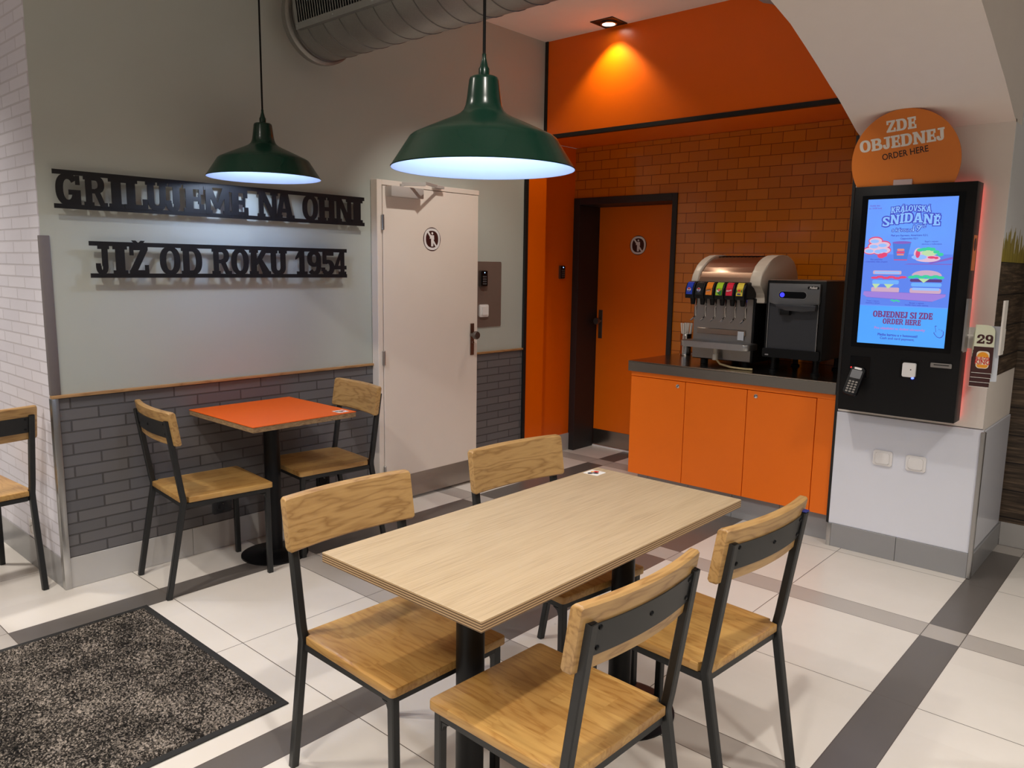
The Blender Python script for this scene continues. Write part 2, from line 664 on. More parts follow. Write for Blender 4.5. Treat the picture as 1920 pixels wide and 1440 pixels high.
M['steel_bronze'] = brushed('bronzed_steel', srgb(150, 132, 120), .42, (60, 60, 1))
M['plate_brown'] = plain('brown_plate', srgb(128, 112, 104), .4, .25, .03, 20)
M['closer'] = plain('closer_silver', srgb(190, 184, 180), .4, .2, .03, 30)
M['alu'] = plain('aluminium', srgb(186, 186, 186), .32, 1, .05, 60)
M['alu_dark'] = plain('grey_metal', srgb(120, 116, 112), .4, .9, .05, 60)
M['galv'] = None
M['chrome'] = plain('chrome', srgb(220, 220, 222), .1, 1, .02, 30)
M['grey_edge'] = plain('grey_corner_guard', srgb(120, 114, 116), .5, .2, .05, 30)
M['green'] = plain('green_enamel', srgb(6, 42, 31), .26, 0, .05, 20, 0, .3, .05)
M['lamp_cool_lit'] = plain('lamp_enamel_cool_lit', srgb(172, 190, 228), .45, 0, .02, 20)  # white enamel, with the cool lamp light put into its colour
M['cord'] = plain('black_cord', srgb(14, 13, 13), .7, 0, .1, 200, 0, .2)
M['cream_plastic'] = plain('cream_plastic', srgb(206, 198, 186), .35, 0, .02, 20)
M['hood_steel'] = brushed('copper_toned_steel', srgb(196, 168, 150), .3, (60, 1, 60))
M['grey_plastic'] = plain('grey_plastic', srgb(104, 106, 110), .35, .3, .03, 30)
M['dark_panel'] = plain('dark_grey_panel', srgb(54, 56, 62), .3, 0, .05, 30)
M['tile_base'] = plain('grey_base_tile', srgb(192, 190, 188), .35, 0, .03, 6)
M['tile_base_dark'] = plain('dark_grey_base_tile', srgb(150, 150, 152), .3, 0, .03, 6)
M['grout'] = plain('grout', srgb(96, 92, 88), .9, 0, .1, 50)
M['paper'] = plain('white_paper', srgb(236, 232, 224), .7, 0, .02, 40)
M['socket_white'] = plain('white_socket_plastic', srgb(238, 236, 236), .3, 0, .02, 30)
M['brown'] = plain('dark_brown_print', srgb(62, 22, 18), .5, 0, .05, 60)
M['card_cream'] = plain('cream_card', srgb(222, 226, 200), .5, 0, .02, 40)
M['card_grey'] = plain('pale_grey_card', srgb(206, 212, 222), .5, 0, .02, 40)
M['logo_orange'] = plain('logo_orange', srgb(244, 160, 30), .5, 0, .02, 40)
M['logo_cream'] = plain('logo_cream', srgb(244, 232, 210), .5, 0, .02, 40)
M['logo_red'] = plain('logo_red', srgb(206, 36, 22), .5, 0, .02, 40)
M['disc'] = plain('amber_disc', srgb(220, 122, 38), .4, 0, .03, 9)
M['disc_white'] = plain('disc_lettering', srgb(230, 224, 216), .5, 0, .02, 40)
M['disc_dark'] = plain('disc_small_print', srgb(50, 22, 20), .5, 0, .02, 40)
M['clear'] = plain('frosted_clip', srgb(196, 176, 176), .2, 0, .02, 40)
M['blue_cap'] = plain('blue_cap', srgb(40, 50, 130), .4, 0, .05, 40)
M['rubber'] = plain('black_rubber', srgb(30, 30, 30), .75, 0, .15, 90, .2)
M['peel'] = plain('bare_plaster_patch', srgb(168, 150, 150), .8, 0, .06, 12)
M['hose'] = plain('clear_hose', srgb(188, 170, 130), .3, 0, .04, 40)
M['trim_wood'] = wood('trim_oak', srgb(186, 146, 100), srgb(130, 92, 54), 'x', 0, 1.0)
M['wood_seat'] = wood('oak_seat', srgb(208, 166, 98), srgb(150, 102, 46), 'y', .062, 1.0)
M['wood_back'] = wood('oak_back', srgb(200, 160, 102), srgb(142, 102, 56), 'x', 0, .85)


def table_material():
    t = NT('oak_laminate_top')
    c = t.coord()
    fine = t.noise(t.mapping(c, (6, 230, 40)), 1, 3, .6)
    broad = t.noise(t.mapping(c, (1.2, 16, 4)), 1.3, 3)
    f = t.math('ADD', t.math('MULTIPLY', fine, .72), t.math('MULTIPLY', broad, .28))
    top = t.ramp(f, [(.28, srgb(166, 142, 110)), (.50, srgb(191, 168, 133)), (.74, srgb(203, 181, 147))])
    s = t.n('ShaderNodeSeparateXYZ')
    t.set(s, 0, c)
    st = t.math('FRACT', t.math('MULTIPLY', s.outputs['Z'], 1/.0062))
    st = t.math('GREATER_THAN', st, .5)
    edge = t.mix(st, srgb(190, 160, 120), srgb(104, 78, 54))
    g = t.n('ShaderNodeNewGeometry')
    sn = t.n('ShaderNodeSeparateXYZ')
    t.set(sn, 0, g.outputs['Normal'])
    isup = t.math('GREATER_THAN', t.math('ABSOLUTE', sn.outputs['Z']), .6)
    t.bump(fine, .05, .0005)
    return t.out(t.mix(isup, edge, top), .42)


M['table_top'] = table_material()


def chip_edge():
    t = NT('chipboard_edge')
    f = t.noise(t.mapping(t.coord(), (40, 40, 160)), 1, 3, .7)
    return t.out(t.ramp(f, [(.3, srgb(116, 88, 60)), (.7, srgb(176, 146, 108))]), .7)


M['chip_edge'] = chip_edge()


def galvanised():
    t = NT('galvanised_duct')
    c = t.coord()
    v = t.n('ShaderNodeTexVoronoi', ins={'Scale': 140.0})
    t.set(v, 'Vector', c)
    f = t.math('ADD', t.math('MULTIPLY', v.outputs['Distance'], .25), t.math('MULTIPLY', t.noise(c, 7, 3), .75))
    return t.out(t.mix(f, srgb(128, 126, 122), srgb(168, 166, 160)), t.math('MULTIPLY_ADD', f, .2, .36), .75)


M['galv'] = galvanised()
M['brick_grey'] = bricks('grey_wall_brick', 'xz', .236, .0531, .004, srgb(108, 106, 108), srgb(98, 97, 100), srgb(74, 72, 73), .6, (-1.168-.07, -.144, 0), .004)
M['brick_white'] = bricks('white_wall_brick', 'yz', .236, .0531, .004, srgb(224, 222, 232), srgb(216, 214, 225), srgb(202, 198, 206), .5, (-3.768, -.144, 0), .005)
M['tile_orange'] = bricks('orange_metro_tile', 'yz', .150, .0705, .0022, srgb(204, 116, 20), srgb(190, 104, 14), srgb(132, 64, 8), .12, (.0, -.905, 0), .003, .5, .25)


def floor_material():
    t = NT('floor_tiles')
    s = t.n('ShaderNodeSeparateXYZ')
    co = t.coord()
    t.set(s, 0, co)
    P, SW, TL = 1.3605, .146, .607

    def axis(out, off):
        m = t.math('FLOORED_MODULO', t.math('SUBTRACT', out, off), P)
        strip = t.math('LESS_THAN', m, SW)
        g = None
        for line in (0.0, SW, SW+TL, P):
            d = t.math('LESS_THAN', t.math('ABSOLUTE', t.math('SUBTRACT', m, line)), .0016)
            g = d if g is None else t.math('MAXIMUM', g, d)
        return strip, g, m
    sx, gx, mx = axis(s.outputs['X'], .706)
    sy, gy, my = axis(s.outputs['Y'], .604)
    # each tile its own faint tone
    wn = t.n('ShaderNodeTexWhiteNoise', noise_dimensions='2D')
    k = t.n('ShaderNodeCombineXYZ')
    t.set(k, 0, t.math('FLOOR', t.math('DIVIDE', t.math('SUBTRACT', s.outputs['X'], .852), .6)))
    t.set(k, 1, t.math('FLOOR', t.math('DIVIDE', t.math('SUBTRACT', s.outputs['Y'], .75), .6)))
    t.set(wn, 0, k.outputs[0])
    cloud = t.noise(co, 3.5, 4, .6)
    white = t.mix(cloud, srgb(214, 209, 202), srgb(230, 225, 218))
    white = t.mix(t.math('MULTIPLY', wn.outputs['Value'], .18), white, srgb(204, 196, 188))
    pale = t.mix(cloud, srgb(170, 164, 158), srgb(184, 178, 172))
    dark = t.mix(cloud, srgb(92, 87, 84), srgb(106, 101, 97))
    c = t.mix(sy, white, dark)
    c = t.mix(sx, c, pale)
    g = t.math('MAXIMUM', gx, gy)
    c = t.mix(g, c, srgb(88, 80, 74))
    t.bump(t.math('SUBTRACT', 1.0, g), .4, .001)
    return t.out(c, t.math('MULTIPLY_ADD', cloud, .12, .24))


M['floor'] = floor_material()


def mat_material():
    t = NT('mat_pile')
    c = t.coord()
    v = t.n('ShaderNodeTexVoronoi', ins={'Scale': 200.0})
    t.set(v, 'Vector', t.mapping(c, (1, 1, .3)))
    v2 = t.noise(c, 210, 2, .7)
    f = t.math('MULTIPLY', t.math('ADD', v.outputs['Color'], v2), .55)
    big = t.noise(c, 5.5, 3, .6)
    f = t.math('ADD', f, t.math('MULTIPLY_ADD', big, .5, -.28))
    col = t.ramp(f, [(.31, srgb(18, 17, 17)), (.52, srgb(56, 52, 48)), (.80, srgb(164, 153, 142))])
    t.bump(f, .9, .006)
    return t.out(col, .95, 0, .1)


M['mat'] = mat_material()


def mural_material():
    """printed wallpaper: dark weathered boards, grass tips above them, white sky"""
    t = NT('board_mural')
    s = t.n('ShaderNodeSeparateXYZ')
    co = t.coord()
    t.set(s, 0, co)
    run = t.math('ADD', s.outputs['X'], s.outputs['Y'])
    z = s.outputs['Z']
    v = t.n('ShaderNodeCombineXYZ')
    t.set(v, 0, t.math('MULTIPLY', run, 3.0))
    t.set(v, 1, t.math('MULTIPLY', z, 46.0))
    f = t.noise(v.outputs[0], 1.4, 5, .65)
    boards = t.ramp(f, [(.30, srgb(34, 26, 20)), (.50, srgb(74, 60, 47)), (.72, srgb(128, 108, 86))])
    gap = t.math('LESS_THAN', t.math('FLOORED_MODULO', z, .155), .008)
    boards = t.mix(gap, boards, srgb(20, 15, 12))
    gv = t.n('ShaderNodeCombineXYZ')
    t.set(gv, 0, t.math('MULTIPLY', run, 26.0))
    t.set(gv, 1, t.math('MULTIPLY', z, 2.0))
    gn = t.noise(gv.outputs[0], 1.0, 3)
    isg = t.math('LESS_THAN', z, t.math('MULTIPLY_ADD', gn, .42, 1.44))
    grass = t.mix(t.noise(gv.outputs[0], 2.3, 2), srgb(94, 84, 40), srgb(196, 176, 60))
    sky = t.mix(isg, srgb(226, 228, 230), grass)
    return t.out(t.mix(t.math('GREATER_THAN', z, 1.555), boards, sky), .6)


M['mural'] = mural_material()

# ------------------------------------------------------------------ the setting
YW, XC = 3.768, 1.168          # grey back wall plane, its left end
X0, X1, YN = 4.534, 5.03, 3.85  # fascia plane, tiled wall plane, niche side wall
ZC, ZF = 3.095, 2.42            # ceiling, underside of the fascia
CX, CY0, CY1 = 4.26, .75, 1.44  # kiosk pillar: front plane and its two sides


def sbox(name, lo, hi, m, label=None, bev=0):
    return structure(MB().box(lo, hi, bev).build(name, m, None, bool(bev)), label)


sbox('floor', (-3, -3, -.06), (6.2, 8, 0), M['floor'], 'pale tiled floor with dark and mid-grey tile bands')
sbox('ceiling', (-3, -3, ZC), (6.2, 8, ZC+.1), M['ceiling'], 'white painted ceiling')
sbox('wall_back', (XC+.001, YW, .90), (4.34, YW+.1, ZC), M['grey_plaster'], 'grey plastered wall behind the black lettering')
sbox('wall_back_upper', (4.34, YW, ZF), (X0, YW+.1, ZC), M['grey_plaster'], 'grey plastered wall above the orange wall section')
b = sbox('wall_back_lower', (XC, YW-.004, .144), (4.335, YW+.1, .888), M['brick_grey'], 'dark grey brick dado below the plastered wall')
sbox('wall_left', (XC-.003, YW+.0005, .144), (XC+.08, 8, ZC), M['brick_white'], 'white painted brick wall beside the left chair')
sbox('baseboard_left', (XC-.006, YW+.001, 0), (XC+.08, 8, .144), M['tile_base_dark'], 'grey tile skirting of the white brick wall')
# skirting of the grey wall in tiles with grout gaps
g = MB()
x = XC
while x < 4.3:
    x1 = min(x+.60, 4.335)
    if not (2.90 < x < 3.80 and x1 < 3.85):
        g.box((x+.001, YW-.008, .001), (x1-.001, YW+.05, .144), .001, 1)
    x = x1
structure(g.build('baseboard_back', M['tile_base']), 'pale grey tile skirting under the dark bricks')
sbox('trim_1', (XC-.004, YW-.016, .888), (4.335, YW+.02, .902), M['trim_wood'], 'thin oak rail on top of the dark bricks', .002)
sbox('trim_2', (XC-.005, YW-.006, .902), (XC+.035, YW+.02, 1.60), M['grey_edge'], 'dark grey corner guard on the upper wall corner', .002)
sbox('trim_3', (XC-.008, YW-.014, 0), (XC+.022, YW+.02, .888), M['alu'], 'silver corner guard beside the dark bricks', .003)
sbox('trim_4', (4.322, YW-.02, 0), (4.350, YW+.02, ZF-.001), M['black_trim'], 'upright black strip between dark bricks and orange wall')
sbox('wall_back_orange', (4.350, YW-.003, 0), (4.57, YW+.12, ZF), M['orange_wall'], 'orange wall section beside the dark bricks')
sbox('wall_niche', (4.57, YN, .14), (X1+.3, YN+.1, ZF), M['orange_wall'], 'recessed orange wall beside the dark door frame')
sbox('baseboard_niche', (4.57, YN-.008, 0), (X1-.001, YN+.1, .14), M['tile_base'], 'short grey tile skirting under the orange wall')
sbox('wall_fascia', (X0, CY0, ZF+.026), (X1+.2, YW, ZC), M['orange_wall'], 'orange bulkhead above the drinks counter')
sbox('wall_fascia_soffit', (X0+.002, CY1, ZF+.002), (X1+.2, YN, ZF+.026), M['orange_wall'], 'orange underside of the bulkhead')
sbox('trim_5', (X0-.006, CY0, ZF), (X0+.03, YW-.002, ZF+.027), M['black_trim'], 'black strip along the lower edge of the orange bulkhead')
sbox('trim_6', (X0-.008, YW-.026, ZF), (X0+.02, YW-.001, ZC), M['black_trim'], 'upright black strip between grey wall and orange bulkhead')
p = [(0, 0), (.12, .0), (.30, 0), (.30, -.16), (.27, -.105), (.22, -.075), (.17, -.06), (.12, -.025), (.05, -.012)]
structure(MB().prism(p, FX(X0-.001, 2.30, ZC), 0, .002).build('wall_fascia_patch', M['peel'], None, False), 'bare grey patch at the top of the bulkhead')
# tiled wall with the door opening
g = MB()
g.box((X1, 1.2, .0), (X1+.12, 2.925, ZF))
g.box((X1, 2.925, 2.03), (X1+.12, YN, ZF))
structure(g.build('wall_right', M['tile_orange'], None, False), 'wall of glazed orange tiles behind the drinks counter')
# kiosk pillar
sbox('wall_pillar', (CX+.012, CY0+.012, .0), (X1, CY1-.012, 2.20), M['plaster_white'], 'white plastered pillar behind the order kiosk')
g = MB()
g.box((CX, CY0, .755), (CX+.02, CY1-.004, 2.20))
g.box((CX+.0201, CY0+.0005, .745), (4.93, CY0+.02, 1.0))
structure(g.build('wall_pillar_plaster', M['plaster_white'], None, False), 'white plaster face of the pillar around the kiosk')
g = MB()
g.box((CX-.006, CY0-.006, .128), (CX+.02, CY1-.002, .750), .002, 1)
g.box((CX-.005, CY0-.006, .128), (4.93, CY0+.02, .742), .002, 1)
structure(g.build('wall_pillar_cladding', M['clad_white']), 'glossy white panels on the lower pillar')
g = MB()
for a, c in ((CY0+.004, 1.085), (1.087, CY1-.022)):
    g.box((CX-.014, a, 0), (CX+.02, c, .128), .001, 1)
g.box((CX-.012, CY0-.014, 0), (4.94, CY0+.02, .122), .001, 1)
structure(g.build('baseboard_pillar', M['tile_base_dark']), 'grey tile skirting around the white pillar')
g = MB()
g.box((CX-.016, CY0-.016, 0), (CX+.012, CY0+.004, .742), .003, 1)
structure(g.build('trim_7', M['alu']), 'silver corner trim on the right edge of the pillar')
sbox('trim_8', (CX-.016, CY1-.022, 0), (CX+.01, CY1+.002, .128), M['alu'], 'silver end trim of the pillar skirting', .002)
sbox('trim_9', (CX-.008, CY1-.003, .128), (CX+.02, CY1+.010, 2.19), M['black_trim'], 'black strip on the left edge of the pillar')
# the arch springing from the pillar
cur = [(CX+.012, 2.185), (4.20, 2.205), (4.06, 2.262), (3.93, 2.313), (3.80, 2.356), (3.633, 2.415), (3.48, 2.466), (3.317, 2.518), (3.10, 2.563), (2.98, 2.58)]
fine = []
for (a, c), (d, e) in zip(cur, cur[1:]):
    fine += [(a+(d-a)*k/4, c+(e-c)*k/4) for k in range(4)]
fine.append(cur[-1])
poly = [(-q[0], q[1]) for q in fine] + [(-2.98, ZC), (-5.4, ZC), (-5.4, 2.185)]
structure(MB().prism(poly, frame((0, 0, 0), (-1, 0, 0), (0, 0, 1)), -(CY1-.005)+0, -CY0).build('wall_arch', M['plaster_white'], None, True, 50), 'white plaster arch rising from the pillar')
for o_ in [bpy.data.objects['wall_arch']]:
    ys = [v.co.y for v in o_.data.vertices]
    if min(ys) < 0:
        for v in o_.data.vertices:
            v.co.y = -v.co.y
        o_.data.flip_normals()
# the mural on the pillar side and the wall beyond
g = MB()
g.box((CX+.004, CY0-.002, 1.0), (4.95, CY0+.02, 2.185))
g.box((4.95, -3, .13), (5.05, CY0+.01, ZC))
g.box((4.40, CY0-.002, 2.185), (4.95, CY0+.02, ZC))
structure(g.build('wall_right_mural', M['mural'], None, False), 'mural of dark weathered boards on the wall beside the pillar')
sbox('baseboard_right', (4.94, -3, 0), (5.05, CY0-.016, .13), M['tile_base'], 'pale tile skirting under the board mural')

# ------------------------------------------------------------------ white door in the back wall
DY = YW-.060


def no_entry_sign(parent, F, r):
    """round no-entry pictogram: dark ring, white ring, dark disc, white figure, white slash"""
    s = MB().prism(ell(0, 0, r, r, 48), F, 0, .002).build('pictogram', M['brown'], parent)
    k = .55 if r < .1 else 1
    MB().prism(arc(0, 0, r*.92, r*.92, r*.20, r*.20, 0, 180, 30), F, .002, .0026).prism(arc(0, 0, r*.92, r*.92, r*.20, r*.20, 180, 360, 30), F, .002, .0026).build('white_ring', M['socket_white'], s, False)
    g = MB()
    g.prism(ell(.02*r, .50*r, .10*r, .10*r, 16), F, .002, .0028)
    g.prism([(-.20*r, .34*r), (.22*r, .34*r), (.24*r, -.05*r), (.17*r, -.05*r), (.15*r, .2*r), (.13*r, -.62*r), (.03*r, -.62*r), (.02*r, -.1*r), (-.0*r, -.62*r), (-.11*r, -.62*r), (-.12*r, .2*r), (-.20*r, .02*r), (-.27*r, .04*r)], F, .002, .0028)
    a = radians(-52)
    d = (cos(a), sin(a))
    n_ = (-sin(a)*.085*r, cos(a)*.085*r)
    L = .78*r
    g.prism([(-d[0]*L-n_[0], -d[1]*L-n_[1]), (d[0]*L-n_[0], d[1]*L-n_[1]), (d[0]*L+n_[0], d[1]*L+n_[1]), (-d[0]*L+n_[0], -d[1]*L+n_[1])], F, .002, .0032)
    g.build('white_figure', M['socket_white'], s, False)
    return s


d1 = structure(empty('door_1', (3.36, DY, 0)), 'white door with a round no-entry sign in the grey wall')


def kid(mb, name, m, parent, smooth=True, angle=35):
    o = mb.build(name, m, parent, smooth, angle)
    root = parent
    while root.parent is not None:
        root = root.parent
    o.matrix_parent_inverse = Matrix() if parent.parent is not None else Matrix.Translation(-root.location)
    if parent.parent is None and root.rotation_euler.z:
        o.matrix_parent_inverse = root.matrix_basis.inverted()
    return o


# parts below are modelled in world coordinates, so doors stay un-offset
d1.location = (0, 0, 0)
g = MB()
g.box((2.938, DY-.002, 0), (2.975, YW-.003, 1.992), .002, 1)
g.box((2.975, DY-.002, 1.962), (3.795, YW-.003, 1.992), .002, 1)
g.box((3.770, DY+.006, 0), (3.786, YW-.003, 1.962), .001, 1)
g.build('frame', M['door_white'], d1)
MB().box((2.979, DY-.004, .018), (3.786, DY+.036, 1.958), .002, 1).build('leaf', M['door_white'], d1)
MB().box((3.0, DY-.008, .020), (3.784, DY-.004, .170), .001, 1).build('kick_plate', M['steel'], d1)
MB().box((3.715, DY-.010, .898), (3.751, DY-.004, 1.113), .002, 1).build('handle_plate', M['steel_bronze'], d1)
MB().lathe([(0, 0), (.013, 0), (.012, .028), (.026, .034), (.028, .052), (.024, .060), (0, .060)], frame((3.722, DY-.010, 1.036), (1, 0, 0), (0, 0, 1)), 28).build('knob', M['alu_dark'], d1)
MB().lathe([(0, 0), (.008, 0), (.007, .004), (0, .004)], frame((3.740, DY-.010, .985), (1, 0, 0), (0, 0, 1)), 16).build('keyhole', M['chrome'], d1)
for z in (.215, .935, 1.745):
    MB().cyl((2.972, DY-.012, z-.045), (2.972, DY-.012, z+.045), .009, 14, .002).build('hinge', M['alu'], d1)
cl = MB().box((2.997, DY-.064, 1.896), (3.250, DY-.004, 1.957), .004, 2).build('door_closer', M['closer'], d1)
g = MB()
g.cyl((3.10, DY-.035, 1.957), (3.10, DY-.035, 1.975), .012, 14)
g.bar([(3.10, DY-.035, 1.975), (3.20, DY-.135, 1.975), ], .022, .006, Vector((0, 0, 1)), .001)
g.bar([(3.20, DY-.135, 1.981), (3.40, DY-.03, 1.982)], .020, .005, Vector((0, 0, 1)), .001)
g.box((3.37, DY-.045, 1.972), (3.44, DY-.002, 1.990), .002, 1)
g.build('closer_arm', M['closer'], cl)
no_entry_sign(d1, FY(3.369, DY-.004, 1.660), .073)

# dark framed orange door in the tiled wall
d2 = structure(empty('door_2'), 'orange door with dark frame beside the drinks counter')
XL = 5.29
g = MB()
g.box((X1-.012, 3.790, 0), (XL+.05, YN-.001, 2.037), .002, 1)
g.box((X1-.012, 2.922, 0), (XL+.05, 2.962, 2.037), .002, 1)
g.box((X1-.012, 2.962, 1.984), (XL+.05, 3.790, 2.037), .002, 1)
g.build('frame', M['frame_dark'], d2)
MB().box((XL, 2.966, .015), (XL+.04, 3.788, 1.982), .001, 1).build('leaf', M['orange'], d2)
MB().box((XL-.004, 2.97, .017), (XL, 3.785, .150), .001, 1).build('kick_plate', M['steel_y'], d2)
MB().box((XL-.006, 3.728, .918), (XL, 3.766, 1.153), .002, 1).build('handle_plate', M['steel_bronze'], d2)
MB().lathe([(0, 0), (.013, 0), (.012, .028), (.026, .034), (.028, .052), (.024, .060), (0, .060)], FX(XL-.006, 3.752, 1.062), 28).build('knob', M['alu_dark'], d2)
MB().box((XL-.01, 2.97, .0005), (XL+.03, 3.788, .012)).build('threshold', M['socket_white'], d2)
no_entry_sign(d2, FX(XL, 3.410, 1.677), .076)

# ------------------------------------------------------------------ lettering on the grey wall
def px2x(px):     # measured pixel columns along the two sign lines, turned into wall metres
    pts = SIGNMAP
    for (a, xa), (c, xc) in zip(pts, pts[1:]):
        if px <= c or (c, xc) == pts[-1]:
            t_ = (px-a)/(c-a)
            return xa+(xc-xa)*t_


YS = YW-.034


def wall_ray_x(u, v):
    """where the sight line through crop pixel (u, v) meets the sign's plane"""
    X_, Y_ = 60+u/2.8235, 290+v/2.8235
    d = _f + _r*((X_-960)/FPX) - _u*((Y_-720)/FPX)
    return d.x*YS/d.y


def wall_ray_z(u, v):
    X_, Y_ = 60+u/2.8235, 290+v/2.8235
    d = _f + _r*((X_-960)/FPX) - _u*((Y_-720)/FPX)
    return CAMH + d.z*YS/d.y


def wall_sign(words, boxes, vmid, z0, z1, xa, xb, label):
    s = empty('wall_sign', (0, 0, 0))
    tag(s, label, 'sign', 'black slogan letters on the grey wall')
    t_ = .020
    F = FY(0, YS, 0)
    MB().box((xa, YS-.004, z1-t_), (xb, YS, z1)).build('rail', M['sign_black'], s, False)
    MB().box((xa, YS-.004, z0), (xb, YS, z0+t_)).build('rail', M['sign_black'], s, False)
    bxs = [None if q is None else (wall_ray_x(q[0], vmid(q[0])), wall_ray_x(q[1], vmid(q[1]))) for q in boxes]
    i = 0
    for word in words.split(' '):
        g = MB()
        slab_text(g, word, FY(0, YS, z0+t_-.006), z1-z0-2*t_+.012, boxes=bxs[i:i+len(word)], d0=0.0005, d1=.0045, step=.0001)
        g.build('lettering', M['sign_black'], s, False)
        i += len(word)+1
    for k in (.09, .36, .63, .90):
        for z in (z0+.01, z1-.01):
            xx = xa+(xb-xa)*k
            MB().cyl((xx, YS, z), (xx, YW-.0005, z), .005, 10).build('standoff', M['alu_dark'], s)
    return s


B1 = [(122, 258), (272, 396), (404, 484), (486, 610), (600, 716), (706, 790), (800, 908), (908, 1050), (1046, 1142), None, (1192, 1300), (1284, 1386), None, (1430, 1512), (1512, 1606), (1604, 1694), (1690, 1748)]
wall_sign('GRILUJEME NA OHNI', B1, lambda u: 172+(u-120)*.078, wall_ray_z(123, 282), wall_ray_z(110, 74), wall_ray_x(110, 180), wall_ray_x(1758, 300), 'upper black slogan sign on the grey wall, longer line of slab letters')
B2 = [(336, 410), (428, 504), (514, 616), None, (676, 784), (790, 900), None, (952, 1054), (1054, 1146), (1150, 1262), (1256, 1348), None, (1394, 1456), (1456, 1528), (1530, 1600), (1600, 1664)]
wall_sign('JIŽ OD ROKU 1954', B2, lambda u: 555+(u-310)*.014, wall_ray_z(312, 652), wall_ray_z(302, 457), wall_ray_x(305, 555), wall_ray_x(1665, 570), 'lower black slogan sign on the grey wall, shorter line ending in a year')

# ------------------------------------------------------------------ small fittings on the walls
p = tag(MB().prism(rrect(0, 0, .30, .453, .008), FY(3.785, YW-.001, 1.075), 0, .004, .001, 1).build('wall_plate', M['plate_brown']), 'brown metal plate on the grey wall behind the white door edge', 'plate')


def keypad(F, label, w=.056, h=.104):
    k = empty('keypad')
    tag(k, label, 'keypad', 'door entry keypads')
    MB().prism(rrect(-w/2, -h/2, w/2, h/2, .006), F, 0, .018, .002, 1).build('housing', M['alu_dark'], k)
    MB().prism(rrect(-w*.40, -h*.44, w*.42, h*.46, .004), F, .018, .024, .001, 1).build('face', M['black_gloss'], k)
    g = MB()
    for r_ in range(4):
        for c_ in range(3):
            g.prism(rrect((c_-1)*.013-.0045, -h*.36+r_*.016, (c_-1)*.013+.0045, -h*.36+r_*.016+.010, .002, 2), F, .024, .0252)
    g.build('keys', M['grey_plastic'], k, False)
    MB().prism(ell(0, h*.36, .003, .003, 12), F, .024, .0255).build('indicator_light', emit('keypad_led', (.25, .5, 1, 1), 6), k)
    return k


keypad(FY(3.890, YW-.0055, 1.412), 'dark keypad on the brown metal plate above the white switch', .07, .112)
keypad(FX(0, 0, 0) if False else frame((4.873, YN-.0005, 1.458), (1, 0, 0), (0, 0, 1)), 'dark keypad on the orange wall beside the dark door frame')
s = empty('light_switch')
tag(s, 'white rocker switch on the brown metal plate', 'switch')
F = FY(3.902, YW-.0055, 1.190)
MB().prism(rrect(-.043, -.043, .043, .043, .008), F, 0, .012, .002, 1).build('switch_frame', M['socket_white'], s)
MB().prism(rrect(-.026, -.028, .026, .028, .004), F, .012, .020, .002, 1).build('rocker', M['socket_white'], s)


def socket(F, w, h, m, label, cat, group, blank=False, n=1):
    s = empty('wall_socket' if not blank else 'blanking_plate')
    tag(s, label, cat, group)
    MB().prism(rrect(-w/2, -h/2, w/2, h/2, .009), F, 0, .008, .002, 1).build('cover', m, s)
    if blank:
        MB().prism(rrect(-w*.36, -h*.36, w*.36, h*.36, .007), F, .008, .013, .002, 1).build('insert', m, s)
    else:
        for k in range(n):
            cx = (k-(n-1)/2)*w*.5
            fr = frame(F @ Vector((cx, 0, .008)), F.to_3x3() @ Vector((1, 0, 0)), F.to_3x3() @ Vector((0, 1, 0)))
            rr = min(w/n, h)*.36
            MB().lathe([(rr, 0), (rr, .004), (rr*.86, .004), (rr*.82, .001), (0, .001)], fr, 26).build('recess', m, s)
            MB().cyl(fr @ Vector((0, rr*.45, .001)), fr @ Vector((0, rr*.45, .012)), .0025, 8).build('earth_pin', M['alu'], s)
    return s


socket(FY(1.932, YW-.0045, .230), .105, .080, M['dark_panel'], 'black double socket low on the dark bricks under the orange table', 'socket', 'dark sockets on the dark bricks', False, 1)
socket(FY(2.560, YW-.0045, .245), .085, .080, M['black'], 'black socket low on the dark bricks behind the right orange-table chair', 'socket', 'dark sockets on the dark bricks')
FL = frame((XC-.0032, 4.150, .203), (0, -1, 0), (0, 0, 1))
socket(FL, .082, .082, M['socket_white'], 'white socket low on the white brick wall behind the left chair', 'socket', None)
socket(FX(CX-.0062, 1.186, .536), .094, .080, M['socket_white'], 'left white blanking plate on the glossy pillar below the kiosk', 'plate', 'white plates under the kiosk', True)
socket(FX(CX-.0062, 1.026, .535), .094, .080, M['socket_white'], 'right white blanking plate on the glossy pillar below the kiosk', 'plate', 'white plates under the kiosk', True)

# ------------------------------------------------------------------ chairs


